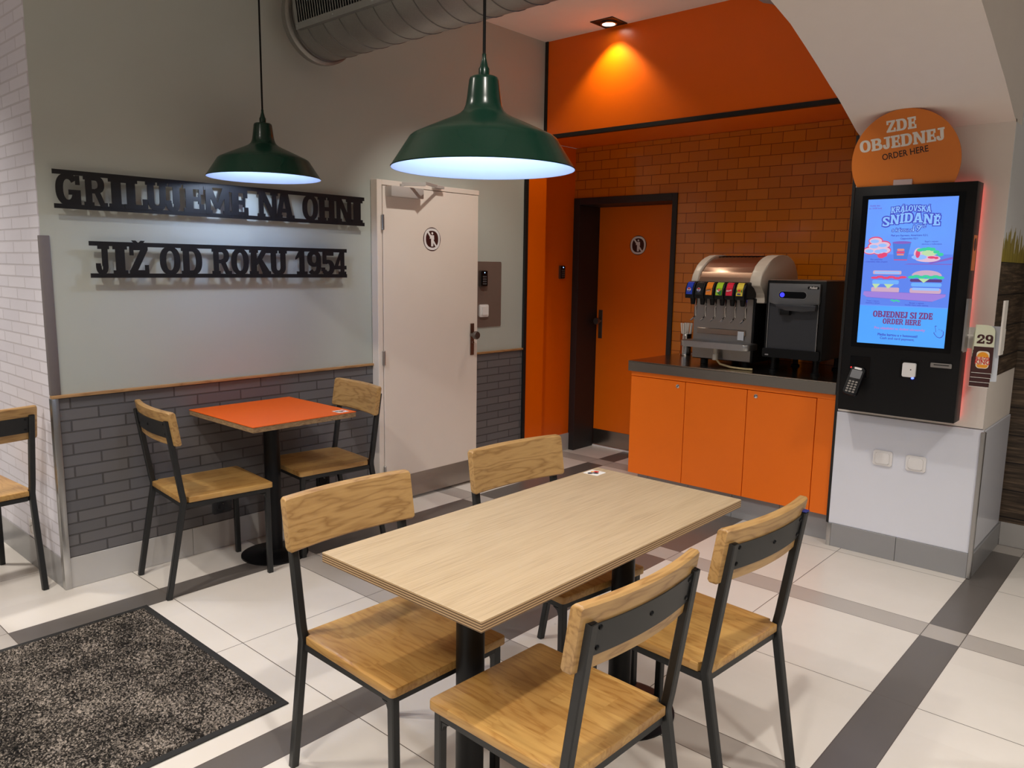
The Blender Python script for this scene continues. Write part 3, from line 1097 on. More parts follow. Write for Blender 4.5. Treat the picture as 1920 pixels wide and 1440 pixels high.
def make_chair():
    c = empty('dining_chair')
    # seat: trapezoid board with rounded corners and notches for the rear posts
    f, r_ = .206, .200
    out = []
    for i in range(5):
        a = radians(0+90*i/4)
        out.append((f-.012+.012*cos(a), .215-.012+.012*sin(a)))
    for i in range(5):
        a = radians(90+90*i/4)
        out.append((-f+.012+.012*cos(a), .215-.012+.012*sin(a)))
    out += [(-r_, -.183), (-.180, -.183), (-.180, -.215), (.180, -.215), (.180, -.183), (r_, -.183)]
    MB().prism(out, FZ(0, 0, 0), .4305, .455, .003, 2).build('seat', M['wood_seat'], c)
    # legs: the rear ones bend at the seat and carry the back
    for s in (-1, 1):
        MB().bar([(s*.188, -.287, 0.0), (s*.193, -.213, .395), (s*.194, -.205, .440), (s*.195, -.213, .485), (s*.195, -.262, .812)], .024, .024, Vector((1, 0, 0)), .003).build('leg', M['steel_black'], c)
        MB().bar([(s*.184, .196, 0.0), (s*.184, .192, .4302)], .024, .024, Vector((1, 0, 0)), .003).build('leg', M['steel_black'], c)
    g = MB()
    for s in (-1, 1):
        g.bar([(s*.187, -.203, .418), (s*.185, .182, .418)], .020, .022, Vector((1, 0, 0)), .002)
        # small welded fillets at the front legs
        g.prism([(0, 0), (.026, 0), (.008, -.008), (0, -.026)], frame((s*.184-.008, .181, .404), (0, -1, 0), (0, 0, 1)), -.016, 0)
    for y in (-.200, .192):
        g.bar([(-.174, y, .418), (.174, y, .418)], .020, .022, Vector((0, 1, 0)), .002)
    g.build('seat_frame', M['steel_black'], c)
    # curved oak back rail, leaning with the posts
    hw, th, hh, sag = .222, .028, .0765, .024
    lean = .057/.36
    zc = .775

    def back_y(u, z):
        return -.2435-(z-.70)*lean+.004 - sag*(1-(u/.21)**2)*.9

    prof = [(-1, -1)]
    g = MB()
    rings = []
    US = [-hw, -hw+.0007, -hw+.002, -hw+.004, -hw+.007]+[(-hw+.012)+2*(hw-.012)*i/22 for i in range(23)]+[hw-.007, hw-.004, hw-.002, hw-.0007, hw]
    N = 24
    for u in US:
        e = min(1, (hw-abs(u))/.007)
        v_ = hh-.007*(1-sqrt(max(0, 1-(1-e)**2)))
        ring = []
        ch = .005
        for (t_, w_) in ((0, -v_+ch), (ch, -v_), (th-ch, -v_), (th, -v_+ch), (th, v_-ch), (th-ch, v_), (ch, v_), (0, v_-ch)):
            z = zc+w_
            ring.append(g.bm.verts.new((u, back_y(u, z)+t_, z)))
        rings.append(ring)
    for a, b_ in zip(rings, rings[1:]):
        for k in range(8):
            g.bm.faces.new((a[k], a[(k+1) % 8], b_[(k+1) % 8], b_[k]))
    g.bm.faces.new(rings[0])
    g.bm.faces.new(rings[-1][::-1])
    g.build('backrest', M['wood_back'], c)
    # steel plate screwed to its back
    g = MB()
    rings = []
    for i in range(N+1):
        u = -.184+.368*i/N
        ring = []
        for (t_, w_) in ((-.004, -.036), (-.0006, -.036), (-.0006, .036), (-.004, .036)):
            z = zc-.006+w_
            ring.append(g.bm.verts.new((u, back_y(u, z)+t_, z)))
        rings.append(ring)
    for a, b_ in zip(rings, rings[1:]):
        for k in range(4):
            g.bm.faces.new((a[k], a[(k+1) % 4], b_[(k+1) % 4], b_[k]))
    g.bm.faces.new(rings[0])
    g.bm.faces.new(rings[-1][::-1])
    pl = g.build('back_plate', M['steel_black'], c)
    for (u, dz) in ((-.168, .020), (-.168, -.026), (0, -.003), (.168, .020), (.168, -.026)):
        y = back_y(u, zc+dz)-.004
        MB().lathe([(.0058, -.001), (.0055, .0022), (.003, .0036), (0, .0036)], frame((u, y, zc+dz), (1, 0, 0), (0, 0, 1)), 12).build('screw', M['black'], pl)
    # open tube ends
    for s in (-1, 1):
        MB().box((s*.195-.0085, -.2705, .8118), (s*.195+.0085, -.2535, .8126)).build('tube_end', M['black'], c, False)
    return c


chair = make_chair()
G1, G2 = 'chairs around the long oak table', 'chairs at the small orange table'
CHAIRS = [
    ((1.352, 1.612), 178.7, 'oak chair at the far left side of the long oak table, facing us', G1),
    ((2.094, 1.622), 173.6, 'oak chair at the far right side of the long oak table, by the table sticker', G1),
    ((1.378, 1.090), -1.5, 'nearest oak chair, its back to us at the near corner of the long table', G1),
    ((2.002, 1.083), -4.0, 'oak chair with a blue post cap, right of the nearest chair', G1),
    ((1.742, 3.482), -95.2, 'oak chair left of the small orange table, backing towards the white brick wall', G2),
    ((2.357, 3.496), 84.2, 'oak chair right of the small orange table, next to the white door', G2),
    ((0.892, 4.105), 4.5, 'oak chair cut off by the left picture edge beside the white brick wall', None),
]
for i, ((x, y), a, lab, grp) in enumerate(CHAIRS):
    c = chair if i == 0 else copy_tree(chair)
    c.location = (x, y, 0)
    c.rotation_euler = (0, 0, radians(a))
    if i:
        for k in ('group',):
            if k in c:
                del c[k]
    tag(c, lab, 'chair', grp)
    if i == 3:
        cap = MB().box((.195-.0125, -.275, .8127), (.195+.0125, -.249, .8165), .001, 1).build('post_cap', M['blue_cap'], c)
        cap['label'] = 'blue plastic post cap'

# ------------------------------------------------------------------ tables
t = empty('dining_table', (1.728, 1.362, 0))
tag(t, 'long oak-topped table on black columns in the foreground', 'table')
MB().box((-.611, -.289, .728), (.612, .290, .755), .0012, 1).build('tabletop', M['table_top'], t)
for sx in (-.352, .372):
    MB().lathe([(0, 0), (.19, 0), (.19, .006), (.17, .012), (.06, .02), (.045, .03), (.045, .034), (0, .034)], Matrix.Translation((sx, 0, 0)), 40).build('base', M['black'], t)
    MB().cyl((sx, 0, .03), (sx, 0, .722), .038, 32).build('column', M['black'], t)
    MB().box((sx-.11, -.11, .720), (sx+.11, .11, .728), .001, 1).build('mounting_plate', M['black'], t)
t = empty('dining_table', (2.058, 3.442, 0))
tag(t, 'small square table with a bright orange top against the grey wall', 'table')
MB().box((-.286, -.306, .7625), (.284, .304, .766), .0008, 1).build('tabletop', M['orange_top'], t)
MB().box((-.284, -.304, .738), (.282, .302, .7622), .001, 1).build('edge', M['chip_edge'], t)
MB().lathe([(0, 0), (.168, 0), (.168, .008), (.15, .014), (.06, .02), (.05, .028), (.042, .034), (0, .034)], Matrix.Translation((.012, .042, 0)), 44).build('base', M['black'], t)
MB().cyl((.012, .042, .03), (.012, .042, .732), .040, 32).build('column', M['black'], t)
MB().box((-.10, -.07, .730), (.124, .154, .738), .001, 1).build('mounting_plate', M['black'], t)


def sticker(x, y, z, a, w, label, grp):
    s = empty('table_sticker')
    tag(s, label, 'sticker', grp)
    F = FZ(x, y, z, a)
    MB().prism(rrect(-w/2, -w/2, w/2, w/2, .004, 3), F, .0001, .0006).build('sheet', M['paper'], s, False)
    g = MB()
    for (cx, cy, rx, ry) in ((-.016, .008, .012, .009), (-.002, -.006, .010, .012)):
        g.prism(ell(cx, cy, rx, ry, 14), F, .0006, .0008)
    g.build('print', M['dark_panel'], s, False)
    MB().prism(ell(.016, .002, .009, .011, 14), F, .0006, .0009).build('print', M['logo_red'], s, False)
    MB().prism(ell(.006, .014, .007, .005, 14), F, .0006, .00095).build('print', M['logo_orange'], s, False)
    return s


sticker(2.268, 1.612, .755, .05, .062, 'small printed sticker on the far corner of the long oak table', 'table stickers')
sticker(2.285, 3.19, .766, .0, .062, 'small pale sticker on the right corner of the orange table', 'table stickers')

# ------------------------------------------------------------------ entrance mat
t = empty('floor_mat')
tag(t, 'dark speckled entrance mat with a black rubber edge on the floor', 'mat')
x0_, x1_, y0_, y1_ = -.42, 1.345, 2.205, 3.33
g = MB()
g.box((x0_, y0_, .0003), (x1_, y0_+.028, .006), .002, 1)
g.box((x0_, y1_-.028, .0003), (x1_, y1_, .006), .002, 1)
g.box((x1_-.028, y0_+.028, .0003), (x1_, y1_-.028, .006), .002, 1)
g.box((x0_, y0_+.028, .0003), (x0_+.028, y1_-.028, .006), .002, 1)
g.build('border', M['rubber'], t)
g = MB()
nx, ny = 300, 190
rows = []
rng = random.Random(3)
for j in range(ny+1):
    row = []
    for i in range(nx+1):
        xx = x0_+.027+(x1_-x0_-.054)*i/nx
        yy = y0_+.027+(y1_-y0_-.054)*j/ny
        edge = i in (0, nx) or j in (0, ny)
        row.append(g.bm.verts.new((xx+(0 if edge else rng.uniform(-.0015, .0015)), yy+(0 if edge else rng.uniform(-.0015, .0015)), .004 if edge else .007+rng.random()*.006)))
    rows.append(row)
for j in range(ny):
    for i in range(nx):
        g.bm.faces.new((rows[j][i], rows[j][i+1], rows[j+1][i+1], rows[j+1][i]))
pile = g.build('pile', M['mat'], t, True, 180)
pile['kind'] = 'stuff'

# ------------------------------------------------------------------ pendant lamps


def pendant(x, y, z, R, power, label):
    p = empty('pendant_lamp', (x, y, z))
    tag(p, label, 'lamp', 'green pendant lamps')
    k = R/.25
    outer = [(.2505, 0), (.2515, .003), (.2485, .006), (.205, .072), (.200, .080), (.192, .086), (.160, .101), (.120, .119), (.085, .134), (.066, .144), (.055, .154), (.049, .168), (.046, .185), (.040, .232), (.038, .238), (.033, .241), (.0, .242)]
    inner = [(.031, .235), (.036, .226), (.044, .184), (.047, .166), (.053, .152), (.064, .141), (.084, .130), (.119, .115), (.159, .097), (.190, .082), (.1965, .077), (.2015, .071), (.2475, .0015)]
    MB().lathe([(r*k, h*k) for r, h in outer], Matrix(), 72).build('shade', M['green'], p, True, 50)
    MB().lathe([(0, .2352*k)]+[(r*k, h*k) for r, h in inner]+[(.2500*k, .0003)], Matrix(), 72).build('inner_reflector', M['lamp_cool_lit'], p, True, 50)
    MB().lathe([(0, .2425*k), (.0145*k, .2425*k), (.0145*k, .262*k), (.011*k, .268*k), (.0055*k, .290*k), (.0055*k, .300*k), (0, .300*k)], Matrix(), 24).build('cap', M['green'], p)
    MB().cyl((0, 0, .300*k), (0, 0, ZC-z-.02), .0042, 10).build('cord', M['cord'], p)
    MB().lathe([(0, ZC-z-.001), (.05, ZC-z-.001), (.05, ZC-z-.02), (.01, ZC-z-.045), (0, ZC-z-.045)], Matrix(), 28).build('ceiling_rose', M['green'], p)
    MB().cyl((0, 0, .165*k), (0, 0, .234*k), .020, 18).build('lamp_holder', M['socket_white'], p)
    MB().lathe([(0, .088*k), (.014, .091*k), (.026, .105*k), (.030, .122*k), (.026, .140*k), (.016, .158*k), (.014, .168*k), (0, .168*k)], Matrix(), 24).build('bulb', emit('bulb_glow', (.85, .92, 1, 1), 14), p)
    L = add_light('pendant_light', 'POINT', (x, y, z+.070*k), power, COOL, .035)
    return p


pendant(2.030, 3.405, 1.893, .2605, 6.5, 'smaller-looking green pendant lamp above the orange table, in front of the slogan')
pendant(1.600, 1.548, 1.764, .255, 7, 'large-looking green pendant lamp hanging over the long oak table')

# ------------------------------------------------------------------ ventilation duct
t = empty('ventilation_duct', (0, 0, 0))
tag(t, 'round galvanised ventilation duct with a slotted grille under the ceiling', 'duct')
DXc, DZc, DR, DE = 2.500, 2.742, .200, 3.625
Mx = frame((DXc, DE, DZc), (1, 0, 0), (0, 0, 1))     # z axis runs towards the camera (-y)
L = DE+1.2
MB().lathe([(0, 0), (DR, 0), (DR, L), (DR-.004, L)], Mx, 72).build('pipe', M['galv'], t)
MB().lathe([(DR, .0), (DR+.016, .0), (DR+.017, .012), (DR+.017, .034), (DR+.010, .040), (DR+.004, .042), (DR+.0005, .044)], Mx, 72).build('end_flange', M['galv'], t)
MB().lathe([(DR+.0005, .054), (DR+.006, .056), (DR+.007, .064), (DR+.006, .072), (DR+.0005, .074)], Mx, 72).build('clamp_ring', M['alu_dark'], t)
# spiral seam
pts = []
pitch = .128
n = int((L-.1)/pitch*40)
for i in range(n):
    a = 2*pi*i/40
    yy = DE-.09-pitch*i/40
    pts.append((DXc+(DR+.001)*cos(a), yy, DZc+(DR+.001)*sin(a)))
MB().tube(pts, .0026, 6, Vector((0, 1, 0))).build('spiral_seam', M['alu_dark'], t)
# grille saddled on the side facing the room, towards smaller x
gr = empty('grille')
gr.parent = t
gy0, gy1 = DE-.115, DE-1.03
cx_, cz_ = DXc-DR*cos(radians(20))-.006, DZc-DR*sin(radians(20))
ang = radians(-6)
wdir = Vector((-sin(radians(8)), 0, cos(radians(8))))   # across the slots, leaning with the pipe
ndir = Vector((-cos(radians(8)), 0, -sin(radians(8))))
org = Vector((DXc-DR-.004, gy0, DZc-.075))


def G(yy, w_, h_):
    return org+Vector((0, -yy, 0))+wdir*w_+ndir*h_


LG = gy0-gy1


def gbox(mb, a0, a1, w0, w1, h0, h1):
    c8 = [mb.bm.verts.new(G(a, w_, h)) for a in (a0, a1) for w_ in (w0, w1) for h in (h0, h1)]
    for f_ in ((0, 1, 3, 2), (4, 6, 7, 5), (0, 4, 5, 1), (2, 3, 7, 6), (0, 2, 6, 4), (1, 5, 7, 3)):
        mb.bm.faces.new([c8[k] for k in f_])


g = MB()
gbox(g, 0, LG, -.030, 0, -.05, .008)
gbox(g, 0, LG, .150, .180, -.03, .008)
gbox(g, 0, .024, 0, .150, -.03, .008)
gbox(g, LG-.024, LG, 0, .150, -.03, .008)
g.build('grille_frame', M['alu'], t)
g = MB()
gbox(g, .02, LG-.02, -.002, .152, -.012, -.010)
g.build('grille_backing', M['black'], t, False)
g = MB()
for k in range(44):
    a = .034+(LG-.068)*k/43
    gbox(g, a-.0030, a+.0030, 0, .150, -.008, .003)
g.build('grille_slats', M['alu'], t, False)
bpy.data.objects.remove(gr)
g = MB()
for k in range(4):
    q = G(.012+(LG-.024)*k/3, -.015, .008)
    g.cyl(q, q+ndir*.003, .005, 10)
g.build('grille_screws', M['chrome'], t)

# ------------------------------------------------------------------ downlight in the ceiling
t = empty('downlight', (4.430, 3.150, ZC))
tag(t, 'square recessed downlight in the ceiling above the orange bulkhead', 'light')
g = MB()
h = .088
for (a, c, d, e) in ((-h, -h, h, -h+.014), (-h, h-.014, h, h), (-h, -h+.014, -h+.014, h-.014), (h-.014, -h+.014, h, h-.014)):
    g.box((a, c, -.006), (d, e, -.0005), .001, 1)
g.build('frame', M['black_trim'], t)
MB().box((-h+.012, -h+.012, -.004), (h-.012, h-.012, -.001)).build('backing', M['black'], t, False)
MB().lathe([(.052, -.004), (.054, -.014), (.044, -.016), (.042, -.008)], Matrix(), 36).build('ring', M['alu'], t)
MB().lathe([(0, -.012), (.030, -.0115), (.042, -.009)], Matrix(), 36).build('lens', emit('downlight_glow', (1, .93, .82, 1), 12), t)
add_light('downlight_light', 'SPOT', (4.425, 3.150, ZC-.022), 26, (1, .86, .66), .03, (4.46, 3.150, 0), radians(105), .5)

# ------------------------------------------------------------------ drinks counter
t = empty('counter_cabinet', (0, 0, 0))
tag(t, 'orange counter cabinet with three doors under the steel worktop', 'cabinet')
CF = 4.265
MB().box((CF+.018, CY1+.014, .165), (X1-.002, 2.760, .836), .001, 1).build('carcass', M['orange'], t)
MB().box((CF, CY1+.014, .808), (CF+.018, 2.762, .838), .001, 1).build('top_rail', M['orange'], t)
MB().box((CF, CY1+.014, .160), (CF+.018, 1.552, .807), .001, 1).build('filler_panel', M['orange'], t)
for (a, c, ky) in ((1.556, 1.958, 1.905), (1.962, 2.364, None), (2.368, 2.762, 2.418)):
    dd = MB().box((CF, a, .160), (CF+.018, c, .804), .0012, 1).build('door', M['orange'], t)
    if ky:
        MB().lathe([(0, .0), (.012, 0), (.0115, .004), (.007, .0055), (0, .0055)], FX(CF, ky, .774), 20).build('lock', M['chrome'], dd)
g = MB()
y_ = CY1+.004
while y_ < 2.70:
    y2 = min(y_+.30, 2.722)
    g.box((4.322, y_+.001, 0), (4.345, y2-.001, .165), .001, 1)
    y_ = y2
g.box((4.345, 2.70, 0), (X1-.005, 2.722, .165))
g.build('plinth', M['tile_base_dark'], t)
t = empty('worktop')
tag(t, 'stainless steel worktop on the orange drinks counter', 'worktop')
MB().box((4.250, CY1+.011, .897), (X1-.001, 2.781, .905), .0015, 1).build('top_sheet', M['steel_y'], t)
g = MB()
g.box((4.2505, CY1+.011, .8385), (4.258, 2.780, .8968), .0015, 1)
g.box((4.258, 2.772, .8385), (X1-.001, 2.780, .8968), .001, 1)
g.build('front_edge', M['steel_edge'], t)

# ------------------------------------------------------------------ drinks dispenser
ZT = .905
sd = empty('drinks_dispenser')
tag(sd, 'steel drinks dispenser with six taps and a domed hood on the counter', 'drinks dispenser')
BX = 4.44
YL, YR = 2.425, 2.035
MB().box((BX+.002, YR-.012, ZT+.035), (4.98, YL+.005, 1.33), .006, 2).build('body', M['black'], sd)
MB().box((BX-.004, YR, ZT+.040), (BX+.002, YL, 1.325), .002, 1).build('front_panel', M['steel'], sd)
MB().box((BX-.010, YR+.035, 1.10), (BX-.004, YL-.03, 1.136), .002, 1).build('splash_strip', M['steel_y'], sd)
MB().box((BX-.012, YR+.045, 1.075), (BX-.010, YR+.085, 1.128), .0005, 1).build('notice', M['card_grey'], sd)
# hood: lathed arch profile in the (x, z) plane
prof = []
for k in range(17):
    a = k/16
    # rises from the front lip, rolls over to the back
    pass
P0 = [(4.385, 1.405), (4.388, 1.435), (4.398, 1.462), (4.420, 1.492), (4.455, 1.522), (4.500, 1.550), (4.550, 1.571), (4.610, 1.586), (4.680, 1.592), (4.750, 1.589), (4.810, 1.577), (4.860, 1.556), (4.900, 1.522), (4.930, 1.478), (4.948, 1.42), (4.955, 1.30)]


def FXZ(y):           # plane with u = x, v = z, outward towards -y
    return frame((0, y, 0), (1, 0, 0), (0, 0, 1))


inner_p = [(x_+(.010 if x_ < 4.6 else (-.004)), z_-.010) for x_, z_ in P0]
poly = [(4.46, 1.30), (4.395, 1.40)] + inner_p[1:] 
MB().prism(poly, FXZ(2.385), 0, .340, .001, 1).build('hood', M['hood_steel'], sd, True, 40)
cheek = [(4.455, 1.302), (4.455, 1.36), (4.42, 1.392)]+P0[0:]
for ya in (2.430, 2.045):
    MB().prism(cheek, FXZ(ya), 0, .046 if ya > 2.2 else .070, .008, 3).build('hood_side', M['cream_plastic'], sd, True, 60)
g = MB()
for k in range(11):
    yy = 2.36-k*.025
    g.bar([(4.605, yy, 1.5775), (4.665, yy-.012, 1.5845), (4.720, yy-.022, 1.5825)], .006, .004, Vector((0, 1, 0)), .0005)
g.build('vent_slots', M['black'], sd, False)
MB().box((4.55, 1.9745, 1.40), (4.60, 1.9752, 1.44)).build('side_mark', M['black'], sd, False)
# drip tray
tr = MB()
o_ = rrect(4.282, YR-.055, BX-.006, YL+.012, .035, 6)
tr.prism(o_, FZ(0, 0, 0), 1.026, 1.062, .005, 2)
tr.build('drip_tray', M['alu'], sd)
MB().prism(rrect(4.294, YR-.043, BX-.014, YL, .028, 6), FZ(0, 0, 0), 1.0621, 1.0635).build('drip_grate', M['alu_dark'], sd, False)
g = MB()
g.cyl((4.40, 2.245, .905+.062), (4.40, 2.245, 1.026), .012, 14)
g.cyl((4.40, 2.245, .945), (4.40, 2.245, .985), .017, 14)
g.build('drain', M['cream_plastic'], sd)
MB().tube([(4.40, 2.24, .952), (4.38, 2.20, .925), (4.36, 2.12, .915), (4.36, 2.04, .913), (4.37, 1.985, .913)], .006, 8).build('drain_hose', M['hose'], sd)
for xx in (BX+.05, 4.93):
    for yy in (YR+.05, YL-.06):
        MB().cyl((xx, yy, ZT+.0005), (xx, yy, ZT+.036), .024, 18, .002).build('foot', M['black'], sd)
# six taps
LABS = [('#1c3fc0', 'cola'), ('#141416', 'dark'), ('#f08a1c', 'orange'), ('#a6d628', 'lime'), ('#e0183e', 'red'), ('#e8d44c', 'tea')]


def hexc(h):
    return srgb(int(h[1:3], 16), int(h[3:5], 16), int(h[5:7], 16))


MW = M['socket_white']
M['lab_red'] = plain('label_red', srgb(214, 36, 52), .4)
M['lab_blue'] = plain('label_blue', srgb(30, 44, 140), .4)
M['lab_green'] = plain('label_green', srgb(24, 130, 60), .4)
M['lab_darkgreen'] = plain('label_dark_green', srgb(22, 60, 34), .4)
M['lab_pink'] = plain('label_pink', srgb(238, 120, 110), .4)


def tap(k):
    yc = YL-.035-k*(YL-YR-.062)/5
    w = .030
    VX = 4.300
    side = [(VX+.150, 1.330), (VX+.004, 1.322), (VX-.002, 1.350), (VX+.004, 1.385), (VX+.020, 1.412), (VX+.045, 1.424), (VX+.105, 1.426), (VX+.150, 1.40)]
    body = MB().prism(side, FXZ(yc+w), 0, 2*w, .003, 2).build('tap_head', M['black'], sd)
    col = plain('label_'+LABS[k][1], hexc(LABS[k][0]), .35)
    g = MB()
    n_ = [(VX-.0005, 1.346), (VX+.0045, 1.386), (VX+.0195, 1.4125), (VX+.030, 1.4185)]
    for (xa, za), (xb, zb) in zip(n_, n_[1:]):
        dx, dz = xb-xa, zb-za
        l_ = sqrt(dx*dx+dz*dz)
        nx_, nz_ = -dz/l_, dx/l_
        q = [(xa+nx_*.0036, za+nz_*.0036), (xb+nx_*.0036, zb+nz_*.0036), (xb+nx_*.001, zb+nz_*.001), (xa+nx_*.001, za+nz_*.001)]
        g.prism(q, FXZ(yc+.020), 0, .040)
    lab = g.build('tap_label', col, body, False)
    # printed marks stand on the label's lower face
    a = math.atan2(.005, .040)
    F = frame((VX-.0025, yc, 1.375), (0, -1, 0), (sin(a)*1.15, 0, cos(a)))

    def mk(polys, m, d=.0012):
        q = MB()
        for pg in polys:
            q.prism(pg, F, .002, .002+d)
        q.build('print', m, lab, False)
    if k in (0, 1):
        mk([ell(0, 0, .0125, .0125, 26)], MW, .0014)
        mk([ell(0, 0, .0115, .0115, 16, 20, 160)], M['lab_red'], .002)
        mk([ell(0, 0, .0115, .0115, 16, 205, 335)], M['lab_blue'], .002)
        plain_text('print', 'PEPSI', F @ Matrix.Translation((0, .0005, .0042)), .0072, M['black'], lab, bold=.0002, depth=.0002)
        if k == 1:
            mk([rect(-.010, -.020, .010, -.0185)], M['grey_plastic'])
    elif k == 2:
        mk([[(-.016, -.004), (.015, .002), (.016, .006), (-.015, .001)]], M['lab_darkgreen'], .0016)
        mk([[(-.012, -.008), (.010, -.004), (.010, -.002), (-.012, -.006)]], MW, .0018)
    elif k == 3:
        mk([[(-.018, -.004), (.006, -.026), (.019, -.026), (.019, .004), (.010, -.004)]], M['lab_green'], .0010)
        mk([ell(-.004, -.003, .009, .009, 18)], MW, .0014)
        mk([ell(.004, .002, .008, .008, 18)], M['lab_pink'], .0018)
        mk([[(-.012, .006), (-.002, .008), (-.004, .004), (-.011, .003)], [(-.006, -.012), (.010, -.026), (.012, -.022), (-.002, -.010)]], M['lab_darkgreen'], .0022)
    elif k == 4:
        plain_text('print', 'Rauch', F @ Matrix.Translation((0, .0, .0034)) @ Matrix.Rotation(.2, 4, 'Z'), .0135, MW, lab, bold=.0003, depth=.0002, shear=.3)
    else:
        mk([[(-.018, -.012), (-.010, .002), (-.018, .008)], [(.018, -.012), (.010, .002), (.018, .008)]], M['lab_green'], .0010)
        mk([ell(0, .002, .011, .0065, 20)], M['logo_orange'], .0014)
        mk([ell(0, .002, .0095, .005, 20)], M['lab_red'], .0018)
        mk([ell(0, -.018, .012, .004, 16)], M['lab_blue'], .0016)
    MB().cyl((VX+.052, yc, 1.326), (VX+.052, yc, 1.283), .018, 18, .003, .013).build('nozzle', M['black'], body)
    MB().tube([(VX+.088, yc-.006, 1.326), (VX+.080, yc-.010, 1.268), (VX+.066, yc-.013, 1.212), (VX+.046, yc-.006, 1.196), (VX+.040, yc+.004, 1.184)], .0054, 8).build('lever', M['chrome'], body)


for k in range(6):
    tap(k)
MB().box((4.33, YR-.006, 1.335), (BX+.03, YR, 1.422), .002, 1).build('tap_bank_end', M['black'], sd)

# ------------------------------------------------------------------ ice dispenser
ic = empty('ice_dispenser')
tag(ic, 'dark grey ice and water dispenser between the taps and the pillar', 'ice dispenser')
IX, IY0, IY1 = 4.415, 1.602, 1.944
MB().box((IX, IY0, ZT+.086), (4.86, IY1, 1.440), .004, 2).build('housing', M['black'], ic)
MB().box((IX+.002, IY0+.002, 1.4402), (4.858, IY1-.002, 1.446), .001, 1).build('lid', M['steel_bronze'], ic)
fr = [(-.148, 1.425), (.148, 1.425), (.148, 1.312), (.10, 1.303), (.05, 1.298), (-.05, 1.299), (-.11, 1.305), (-.148, 1.314)]
yc = (IY0+IY1)/2+.003
MB().prism(fr, FX(IX, yc, 0), 0, .022, .003, 2).build('control_panel', M['grey_plastic'], ic)
MB().prism(rrect(-.088, 1.338, .076, 1.382, .021, 8), FX(IX-.022, yc, 0), 0, .0012).build('display_rim', M['alu'], ic, False)
ds = MB().prism(rrect(-.0855, 1.3405, .0735, 1.3795, .019, 8), FX(IX-.022, yc, 0), .0012, .0024).build('display', M['black_gloss'], ic, False)
MB().prism(ell(-.066, 1.360, .0135, .0135, 24), FX(IX-.022, yc, 0), .0024, .0034).build('touch_button', emit('blue_button', (.03, .03, .9, 1), 2.2), ds)
bd = MB().prism(rrect(.078, 1.396, .142, 1.412, .007, 5), FX(IX-.022, yc, 0), 0, .0015).build('badge', M['black'], ic, False)
plain_text('lettering', 'Follett', FX(IX-.022, yc-.110, 1.404) @ Matrix.Translation((0, 0, .0019)), .0165, MW, bd, bold=.0004, depth=.0002, shear=.25)
MB().prism(rect(-.148, 1.045, .140, 1.312), FX(IX, yc, 0), .0005, .004).build('alcove_panel', M['dark_panel'], ic, False)
g = MB()
g.box((IX-.014, yc+.1455, 1.045), (IX, yc+.1485, 1.315))
g.box((IX-.014, yc-.144, 1.045), (IX, yc-.141, 1.315))
g.build('alcove_edge', M['alu'], ic, False)
MB().prism([(-.095, 1.306), (.138, 1.306), (.136, 1.276), (.06, 1.268), (-.03, 1.272), (-.088, 1.285)], FX(IX, yc, 0), .004, .045, .003, 2).build('chute_shroud', M['dark_panel'], ic)
MB().box((IX-.042, yc+.012, 1.245), (IX-.006, yc+.068, 1.276), .004, 2).build('ice_chute', M['black'], ic)
MB().prism(rrect(-.168, .994, .166, 1.046, .006), FX(IX, yc-.0, 0), 0, .02, .003, 2).build('drip_ledge', M['black'], ic)
MB().prism(rrect(-.150, 1.004, -.128, 1.012, .003), FX(IX-.02, yc, 0), .0002, .0015).build('small_badge', M['alu'], ic, False)
for xx in (IX+.05, 4.80):
    for yy in (IY0+.045, IY1-.045):
        MB().lathe([(.026, .0005), (.026, .010), (.017, .016), (.015, .060), (.022, .086), (0, .086)], Matrix.Translation((xx, yy, ZT)), 18).build('leg', M['black'], ic)

# ------------------------------------------------------------------ straws in their steel cup, napkin
cp = empty('straw_cup', (4.80, 2.672, ZT))
tag(cp, 'small steel cup of wrapped straws beside the drinks dispenser', 'cup')
pr = [(0, .001), (.036, .001), (.038, .004)]
for k in range(9):
    z_ = .014+k*.015
    pr += [(.038+.0008*(k % 2), z_)]
pr += [(.0395, .150), (.0405, .152), (.0385, .152), (.037, .010), (0, .010)]
MB().lathe(pr, Matrix(), 36).build('cup', M['chrome'], cp)
rng = random.Random(11)
straw_mesh = None
for k in range(14):
    a = 2*pi*k/14+rng.uniform(-.2, .2)
    rad = .026 if k % 3 else .010
    lean = rng.uniform(.014, .026)
    p0 = Vector((4.80+.6*rad*cos(a), 2.672+.6*rad*sin(a), ZT+.0105))
    h_ = rng.uniform(.205, .222)
    p1 = p0+Vector((cos(a)*lean, sin(a)*lean, h_))
    if straw_mesh is None:
        s = MB().cyl((0, 0, 0), (0, 0, .215), .0042, 10).build('straw', M['paper'])
        straw_mesh = s
    else:
        s = straw_mesh.copy()
        COL.objects.link(s)
    s.location = p0
    s.rotation_euler = (p1-p0).to_track_quat('Z', 'Y').to_euler()
    tag(s, 'white paper-wrapped straw standing in the steel cup', 'straw', 'wrapped straws in the steel cup')
np_ = tag(MB().prism([(-.06, -.05), (.055, -.058), (.062, .050), (-.05, .056)], FZ(4.90, 2.770-.07, ZT, .3), .0005, .002).build('napkin', M['paper'], None, False), 'white paper napkin lying on the worktop by the steel cup', 'napkin')

